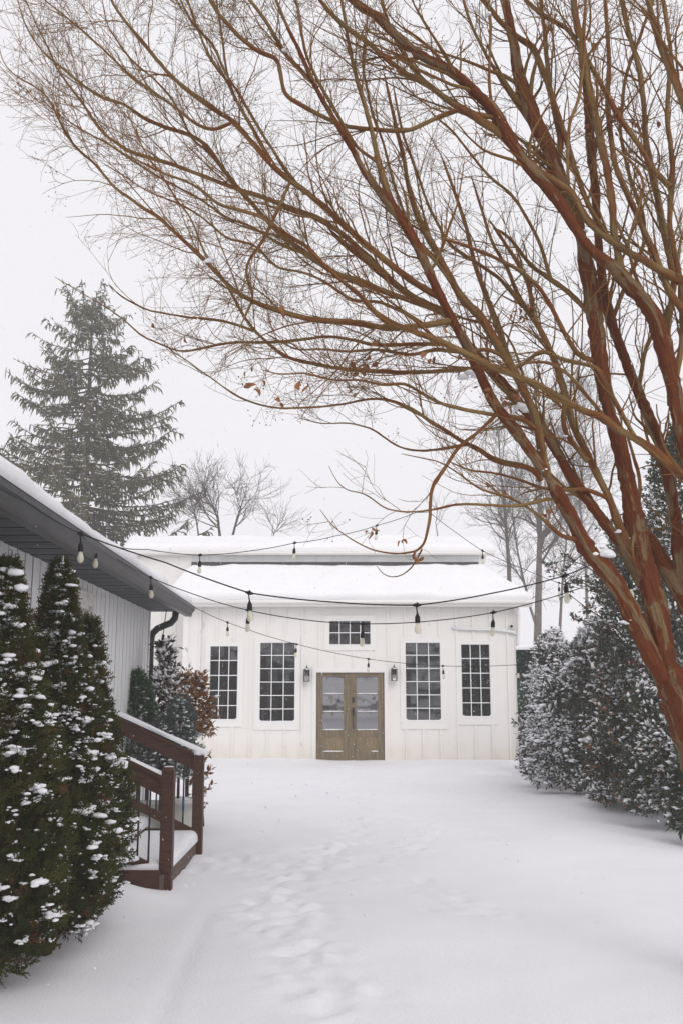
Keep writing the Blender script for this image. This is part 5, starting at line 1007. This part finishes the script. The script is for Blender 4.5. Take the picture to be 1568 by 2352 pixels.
for k in range(22):
    x = P(1320, 1500, 19.2)[0]+k*.15; MB().box(x, x+.142, 19.2, 19.225, 0, P(1330, 1478, 19.2)[2]+rng.normal(0, .004)).build('board', FENCE, cf)
xa = P(1320, 1500, 19.2)[0]; zz = P(1330, 1478, 19.2)[2]; V, Fq = snow_slab((xa, 19.15, zz+.01), (xa+3.3, 19.15, zz+.01), (xa+3.3, 19.3, zz+.01), (xa, 19.3, zz+.01), .10, 40, 10, .08, .02, 5); mesh_obj('snow', V, Fq, SNOWC, cf, True)

# ------------------------------------------------------------------ Norway spruce far behind the house
def spruce(cx, cy, H_, seed, label, zlo=2.5, detail=1.0, Lk=1.25, group=None, dropen=1.0):
    global rng
    rng_b = rng; rng = np.random.default_rng(seed)
    e = empty('spruce', label, 'spruce', group, (cx, cy, 0))
    MB().tube([(cx, cy, -.1), (cx+.03, cy, H_*.5), (cx, cy, H_)], [.28, .16, .02], 8).build('trunk', SBARK, e, True)
    hs, n_b = [], 0; z = zlo
    while z < H_-.25: hs += [z+rng.uniform(-.12, .12)]*int(5+rng.integers(0, 3)); z += (.30+.012*(H_-z))/detail
    hs = np.array(hs); N = len(hs); d = H_-hs; Lb = (Lk*d**.60+.1)*rng.uniform(.62, 1.12, N); th = rng.uniform(0, 2*np.pi, N)
    k = 12; s = np.linspace(0, 1, k)[None]; r_ = s*Lb[:, None]; sag = (-.30*s+.0*s+.42*s**2.4)*Lb[:, None]*np.clip(1.15-d/H_*.5, .6, 1.2)[:, None]*rng.uniform(.6, 1.3, N)[:, None]
    up = np.clip(1-d/2.2, 0, 1)[:, None]*r_*1.2
    wob = np.cumsum(rng.normal(0, .015, (N, k)), 1)*Lb[:, None]
    PP = np.stack([cx+np.cos(th)[:, None]*r_-np.sin(th)[:, None]*wob, cy+np.sin(th)[:, None]*r_+np.cos(th)[:, None]*wob, hs[:, None]+sag+up], -1); RR = np.linspace(.045, .012, k)[None]*np.ones((N, 1))*np.clip(d/4, .35, 1)[:, None]
    V, Fq = batch_tubes(PP, RR, 4); mesh_obj('boughs', V, Fq, SBARK, e, True, 'stuff')
    lat, lr = grow(PP, RR, 4.6*detail, .12, .98, (.35, 1.05), (35, 62), 5, .02, .10, .8, .016, .5, .55)
    lat[:, :, 2] = lat[:, :1, 2]+(lat[:, :, 2]-lat[:, :1, 2])*.35-.06*np.linspace(0, 1, 5)[None]**2
    V, Fq = batch_tubes(lat, lr*1.3, 3); mesh_obj('side_shoots', V, Fq, SPR, e, True, 'stuff')
    def hang(PPa, RRa, npm, L):
        N, k, _ = PPa.shape; seg = np.linalg.norm(np.diff(PPa, axis=1), axis=-1).sum(1); cnt = rng.poisson(seg*npm); ix = np.repeat(np.arange(N), cnt); M = len(ix)
        f = rng.uniform(.12, 1, M)*(k-1); i = np.minimum(f.astype(int), k-2); fr = (f-i)[:, None]; b = PPa[ix, i]*(1-fr)+PPa[ix, i+1]*fr; T = nrm(PPa[ix, i+1]-PPa[ix, i])
        ln = rng.uniform(*L, M)[:, None]; D = nrm(T*.55+rng.normal(0, .33, (M, 3))+[0, 0, -.75]); D2 = nrm(D+[0, 0, -.9])
        p = np.stack([b, b+D*ln*.45, b+D*ln*.45+D2*ln*.55], 1); r = np.tile([.016, .030, .008], (M, 1))*rng.uniform(.7, 1.2, (M, 1)); return p, r
    p1, r1 = hang(PP, RR, 8*detail, (.14, .42)); p2, r2 = hang(lat, lr, 6*detail, (.10, .34)); V, Fq = batch_tubes(np.concatenate([p1, p2]), np.concatenate([r1, r2]), 3)
    mesh_obj('needle_curtains', V, Fq, SPR, e, False, 'stuff')
    # up-pointing tips
    p, r = grow(PP, RR, 7*detail, .2, 1, (.1, .28), (15, 60), 3, .35, .2, .9, .017, .4, .2); V, Fq = batch_tubes(p, r, 3); mesh_obj('tips', V, Fq, SPR, e, False, 'stuff')
    # snow resting along boughs
    i_ = rng.integers(0, len(lat), int(5200*detail)); k_ = rng.integers(0, 5, len(i_)); q = lat[i_, k_]+[0, 0, .025]; V, Fc = blobs(q, np.c_[rng.uniform(.04, .13, len(q)), rng.uniform(.02, .05, len(q)), rng.uniform(.012, .03, len(q))], 1, OCT); mesh_obj('snow', V, Fc, SNOWC, e, True, 'stuff')
    rng = rng_b; return e
sp = P(214, 690, 36.0); spruce(sp[0], 36.0, sp[2], 5, 'tall Norway spruce with drooping snow-dusted boughs behind the grey house', 3.0, 1.12, 1.28)
# snowy spruces across the yard behind the viewer, seen only mirrored in the barn glass
back = spruce(-1.5, -14.0, 12.5, 9, 'snowy spruce opposite the barn doors, mirrored in the door glass', .8, .42, 1.35, 'spruces opposite the barn')
kids = list(back.children)
for k, (x, y, rz, sc_, lab) in enumerate([(-7.2, -15.5, 1.0, .95, 'snowy spruce mirrored in the left-hand barn windows'), (-12.5, -17.0, 2.2, 1.0, 'snowy spruce farthest left of the row opposite the barn'), (3.9, -15.0, 3.1, 1.05, 'snowy spruce mirrored in the right inner barn window'), (9.2, -16.5, 4.0, .9, 'snowy spruce mirrored in the right outer barn window'), (14.5, -18, 5.0, 1.0, 'snowy spruce farthest right of the row opposite the barn')]):
    r_ = back.copy(); link(r_); r_.location = (x, y, 0); r_.rotation_euler = (0, 0, rz); r_.scale = (sc_,)*3; r_['label'] = lab
    for ch in kids: c_ = ch.copy(); link(c_, r_)

# ------------------------------------------------------------------ bare trees behind the barn
def bare_tree(label, pts, Y, seed, spread=(1.2, 3.2), n1=2.2, up=.06, M=BBARK, r2=.5, fork=None, t0=.35, dens=1.0):
    global rng
    rb = rng; rng = np.random.default_rng(seed)
    q = np.array(pts, float); u = np.linspace(0, 1, 16); s = np.linspace(0, 1, len(q)); W = np.array([P(np.interp(v, s, q[:, 0]), np.interp(v, s, q[:, 1]), Y) for v in u]); rd = np.interp(u, s, q[:, 2])*.5*Y/F
    W = np.r_[[[W[0][0], Y, -.1]], W]; rd = np.r_[rd[0]*1.15, rd]; K_ = 17
    e = empty('bare_tree', label, 'tree', 'bare trees behind the barn', (W[0][0], Y, 0)); rd = rd*np.linspace(1, .55, 17)**1.5; MB().tube(W, rd, 9).build('trunk', M, e, True)
    a, ar = grow(W[None, 3:], rd[None, 3:], n1*dens*2.0, t0, 1, spread, (25, 70), 9, up, .11, .5, .012, .3, .5)
    b, br = grow(a, ar, 3.2*dens, .1, 1, (.5, 1.5), (20, 55), 6, up*.6, .12, .55, .008, .4, .3); c, cr = grow(b, br, 5.0*dens, .1, 1, (.25, .8), (20, 60), 4, up*.4, .15, .6, .0055, .5, .2)
    V, Fq = batch_tubes(a, ar, 5); mesh_obj('branches', V, Fq, M, e, True, 'stuff'); V, Fq = batch_tubes(np.concatenate([b]), br, 3); mesh_obj('shoots', V, Fq, M, e, True, 'stuff'); V, Fq = batch_tubes(c, cr, 3); mesh_obj('twigs', V, Fq, M, e, True, 'stuff')
    rng = rb
DB = mat('dark_wet_bark', (.12, .10, .085), .8, (.08, .07, .06), 6)
bare_tree('slim grey tree with the widest bare trunk, rising between barn and holly', [(1233, 1500, 20), (1237, 1300, 17), (1240, 1150, 13), (1236, 1000, 9), (1225, 880, 4)], 31, 11, (1.0, 3.0), 2.6, .08, t0=.12, dens=1.4)
bare_tree('bare tree behind the right end of the upper barn roof', [(1172, 1500, 13), (1168, 1300, 12), (1160, 1200, 10), (1150, 1090, 7), (1140, 960, 3)], 34, 12, (1.0, 2.6), 2.6, .08, t0=.25, dens=1.4)
bare_tree('thin bare tree just right of the widest grey trunk', [(1283, 1480, 8), (1290, 1350, 7), (1300, 1240, 6), (1310, 1120, 4), (1325, 980, 2)], 30, 13, (.8, 2.2), 2.4, .08, t0=.12, dens=1.4)
bare_tree('leaning thin bare tree with its low fork touching the barn corner', [(1235, 1450, 8), (1215, 1390, 7), (1190, 1280, 6), (1175, 1180, 5), (1190, 1040, 2)], 33, 14, (.8, 2.2), 2.2, .08, t0=.12, dens=1.4)
bare_tree('faint bare tree behind the upper trunks at the right', [(1350, 1500, 9), (1345, 1300, 8), (1330, 1150, 7), (1345, 1000, 5), (1335, 880, 2)], 38, 15, (1.0, 3.0), 2.2, .08, t0=.2, dens=1.4)
bare_tree('small bare tree above the middle of the upper barn roof', [(1010, 1400, 6), (1008, 1260, 5), (1000, 1200, 3), (1004, 1165, 2)], 42, 16, (.8, 1.8), 2.4, .12, t0=.55)
bare_tree('dark rounded bare tree directly right of the big spruce', [(505, 1400, 13), (508, 1250, 11), (500, 1190, 8), (478, 1130, 3)], 33, 17, (1.0, 2.6), 3.0, .10, DB, t0=.45, dens=1.3)
bare_tree('bare tree with a broad tangle of twigs above the left half of the barn', [(528, 1400, 12), (530, 1250, 10), (545, 1190, 7), (562, 1140, 3)], 34, 22, (1.0, 2.6), 3.0, .10, DB, t0=.45, dens=1.3)
bare_tree('bushy bare tree half hidden behind the tips of the spruce', [(462, 1400, 9), (462, 1270, 7), (452, 1200, 5), (440, 1150, 3)], 34, 18, (.8, 2.0), 3.0, .10, DB, t0=.5, dens=1.2)
bare_tree('smallest bare tree peeping over the barn roof, right of the dark ones', [(600, 1400, 6), (612, 1270, 5), (628, 1230, 3), (640, 1205, 2)], 36, 19, (.6, 1.6), 4, .08, t0=.5, dens=1.2)
# ------------------------------------------------------------------ string lights
def sway(a, b, sag, n=9):
    t = np.linspace(0, 1, n)[:, None]; return a*(1-t)+b*t-np.array([0, 0, 1.])*sag*4*t*(1-t)
def strand(label, nodes, rad=.0042, sag=.012):
    """nodes: (px, py, Y, bulb?)"""
    W = [P(a, b, y) for a, b, y, _ in nodes]; e = empty('string_light', label, 'string light', 'string lights over the yard', tuple(W[0])); pts = [W[0][None]]
    for a, b in zip(W[:-1], W[1:]): pts.append(sway(a, b, sag*np.linalg.norm(b-a))[1:])
    MB().tube(np.concatenate(pts), rad, 6).build('cable', CABLE, e, True)
    for k, ((px, py, Y, bulb), w) in enumerate(zip(nodes, W)):
        if not bulb: continue
        T = nrm((W[min(k+1, len(W)-1)]-W[max(k-1, 0)])[None])[0]; sw = rng.uniform(-.10, .10); dn = nrm(np.array([[sw, rng.uniform(-.05, .05), -1.]]))[0]; X = nrm(np.cross([0, 1, .01], dn)[None])[0]; Yv = np.cross(dn, X); ax = np.stack([X, Yv, -dn], 1)
        s = MB().tube([w-T*.026, w+T*.026], .0085, 8).tube([w-T*.012, w+T*.012], .013, 8).tube([w+[0, 0, .008], w+[0, 0, .02], w+T*.006+[0, 0, .014]], .003, 5)
        mid = w+dn*.018; kk = w+dn*.055; s.tube([w, mid+X*.004, kk], [.009, .0042, .0052], 7); so = s.build('hanger', CABLE, e, True)
        MB().lathe(kk, [(0, 0), (.007, 0), (.012, -.014), (.0165, -.022), (.0175, -.055), (.0155, -.062), (0, -.062)], 12, ax).build('socket', CABLE, so, True)
        c = kk+dn*.060
        MB().lathe(c, [(.0125, 0), (.0130, -.010), (.0185, -.028), (.0215, -.043), (.0200, -.058), (.0135, -.069), (.0045, -.0745), (0, -.075)], 14, ax).build('bulb', BULB, so, True)
        if Y < 10: MB().tube([c+X*.003, c+dn*.03+X*.005, c+dn*.05, c+dn*.03-X*.005, c-X*.003], .0013, 4).build('filament', AMBER, so, True)
gp = lambda px, py: (CC[1]-hs_(px, py, OT+.15))
strand('nearest string of bulbs, thickest black cable across the front of the barn', [(-30, 1102, gp(-30, 1102), 0), (60, 1152, gp(60, 1152), 0), (186, 1226, 6.3, 1), (380, 1292, 6.4, 0), (573, 1362, 6.5, 1), (764, 1383, 6.5, 0), (957, 1390, 6.5, 1), (1128, 1363, 6.6, 0), (1297, 1322, 6.7, 1), (1356, 1297, 6.75, 0), (1405, 1303, 6.9, 0), (1443, 1317, 7.2, 1), (1500, 1346, 7.3, 0), (1600, 1385, 7.4, 0)], .0045)
strand('second string of bulbs, passing in front of the small upper barn window', [(186, 1228, 6.6, 0), (219, 1247, 7.3, 1), (347, 1327, 9.0, 1), (460, 1370, 9.0, 0), (571, 1402, 8.7, 1), (700, 1424, 8.5, 0), (833, 1433, 8.3, 1), (985, 1427, 8.1, 0), (1132, 1407, 7.9, 1), (1260, 1374, 7.9, 0), (1385, 1331, 8.0, 0)], .0042)
strand('lowest string of small bulbs, crossing above the barn door', [(347, 1328, 9.6, 0), (392, 1362, 12.3, 0), (428, 1385, 12.8, 0), (523, 1430, 13.6, 1), (681, 1480, 14.2, 1), (846, 1514, 14.6, 1), (1016, 1530, 14.6, 1), (1190, 1527, 14.4, 1), (1285, 1518, 14.0, 0), (1356, 1500, 13.0, 1), (1430, 1478, 12.4, 0)], .0040)
strand('upper left string of bulbs, rising in front of the upper barn roof', [(219, 1245, 7.6, 0), (340, 1262, 9.2, 0), (460, 1275, 9.9, 1), (570, 1266, 10.4, 0), (677, 1247, 10.8, 1), (770, 1231, 11.6, 0), (865, 1207, 12.4, 1), (955, 1177, 13.0, 0), (985, 1176, 13.1, 0)], .0042)
strand('short upper right string of bulbs behind the drooping branch', [(985, 1176, 13.1, 0), (1045, 1222, 13.4, 0), (1107, 1265, 13.8, 1), (1195, 1304, 13.9, 0), (1283, 1339, 14.0, 1), (1350, 1355, 14.0, 0), (1410, 1372, 14.0, 0)], .0040)
# hanging extension cord with its plugs
e = empty('hanging_cord', 'black extension cord hanging from the gutter end in front of the downspout', 'cord', loc=tuple(P(385, 1368, 12.6)))
w = [P(a, b, 12.5) for a, b in ((385, 1366), (384, 1382), (382, 1405), (378, 1435), (374, 1465), (372, 1490), (367, 1530), (361, 1572), (356, 1610))]
MB().tube(w, .006, 6).build('cord', CABLE, e, True)
MB().tube([P(385, 1378, 12.49), P(384.5, 1392, 12.49)], .018, 8).build('plug', CABLE, e, True); MB().tube([P(375.5, 1458, 12.49), P(373.5, 1475, 12.49)], .018, 8).build('plug', CABLE, e, True)

# ------------------------------------------------------------------ falling snow and the snowy air
flake_mat = bpy.data.materials.new('snowflake'); flake_mat.use_nodes = True; n = flake_mat.node_tree; n.nodes.clear()
o_ = n.nodes.new('ShaderNodeOutputMaterial'); d_ = n.nodes.new('ShaderNodeBsdfDiffuse'); t_ = n.nodes.new('ShaderNodeBsdfTranslucent'); m_ = n.nodes.new('ShaderNodeMixShader'); tr_ = n.nodes.new('ShaderNodeBsdfTransparent'); m2_ = n.nodes.new('ShaderNodeMixShader')
for x_ in (d_, t_): x_.inputs[0].default_value = (.97, .97, .98, 1)
m2_.inputs[0].default_value = .75; n.links.new(d_.outputs[0], m_.inputs[1]); n.links.new(t_.outputs[0], m_.inputs[2]); n.links.new(tr_.outputs[0], m2_.inputs[1]); n.links.new(m_.outputs[0], m2_.inputs[2]); n.links.new(m2_.outputs[0], o_.inputs[0])
Ym = 25.0; N = 74000
Y = rng.uniform(0, 1, N); Y = 1.2+(Ym-1.2)*Y**.5                     # denser count with the widening view
X = rng.uniform(-1, 1, N)*(.42*Y+1.0); Z = rng.uniform(0, 1, N)*(.75*Y+2.8)+.03
keep = rng.random(N) < (.75*Y+2.8)/(.75*Ym+2.8); X, Y, Z = X[keep], Y[keep], Z[keep]
wall = (X < -1.7) & (Y < 12.9) & (Z < 3.4) & (X < CC[0]+.55); inb = (Y > BY-.15) & (Z < 6)
k_ = ~(wall | inb); pos = np.c_[X, Y, Z][k_]; N = len(pos); print('flakes', N)
dirn = nrm(np.array([.45, .1, -1.])+rng.normal(0, .22, (N, 3))); q = nrm(np.cross(dirn, rng.normal(0, 1, (N, 3)))); w_ = np.cross(dirn, q); r_ = rng.lognormal(math.log(.0036), .35, N)
M = np.stack([q*(r_*rng.uniform(.7, 1.1, N))[:, None], w_*(r_*rng.uniform(.7, 1.1, N))[:, None], dirn*(r_*rng.uniform(1.4, 2.6, N))[:, None]], -1)
tet = np.array([[1, 0, -.7], [-.6, .8, -.3], [-.5, -.9, -.2], [0, 0, 1.]]); tf = np.array([[0, 2, 1], [0, 1, 3], [1, 2, 3], [2, 0, 3]])
far = pos[:, 1] > 7; near = (~far) & (rng.random(N) < .55); V1, F1 = inst(tet, tf, M[far], pos[far]); M[near] *= .7; V2, F2 = inst(OCT[0], OCT[1], M[near], pos[near]); V1, V2 = V1.reshape(-1, 3), V2.reshape(-1, 3); V, Fc = np.r_[V1, V2], np.r_[F1, F2+len(V1)]
tag(mesh_obj('falling_snow', V.reshape(-1, 3), Fc, flake_mat, None, True, 'stuff'), 'fine snowflakes falling through the whole yard', 'falling snow')
HAZE = .0035
if HAZE:
    hm = bpy.data.materials.new('haze_air'); hm.use_nodes = True; n = hm.node_tree; n.nodes.clear(); o_ = n.nodes.new('ShaderNodeOutputMaterial'); pv = n.nodes.new('ShaderNodeVolumePrincipled')
    pv.inputs['Color'].default_value = (1, 1, 1, 1); pv.inputs['Density'].default_value = HAZE; pv.inputs['Anisotropy'].default_value = .2; n.links.new(pv.outputs[0], o_.inputs['Volume'])
    o = MB().box(-112, 112, -62, 132, -1.4, 18.5).build('haze', hm); tag(o, 'pale snowy haze filling the air between the camera and the far trees', 'haze', kind='stuff')
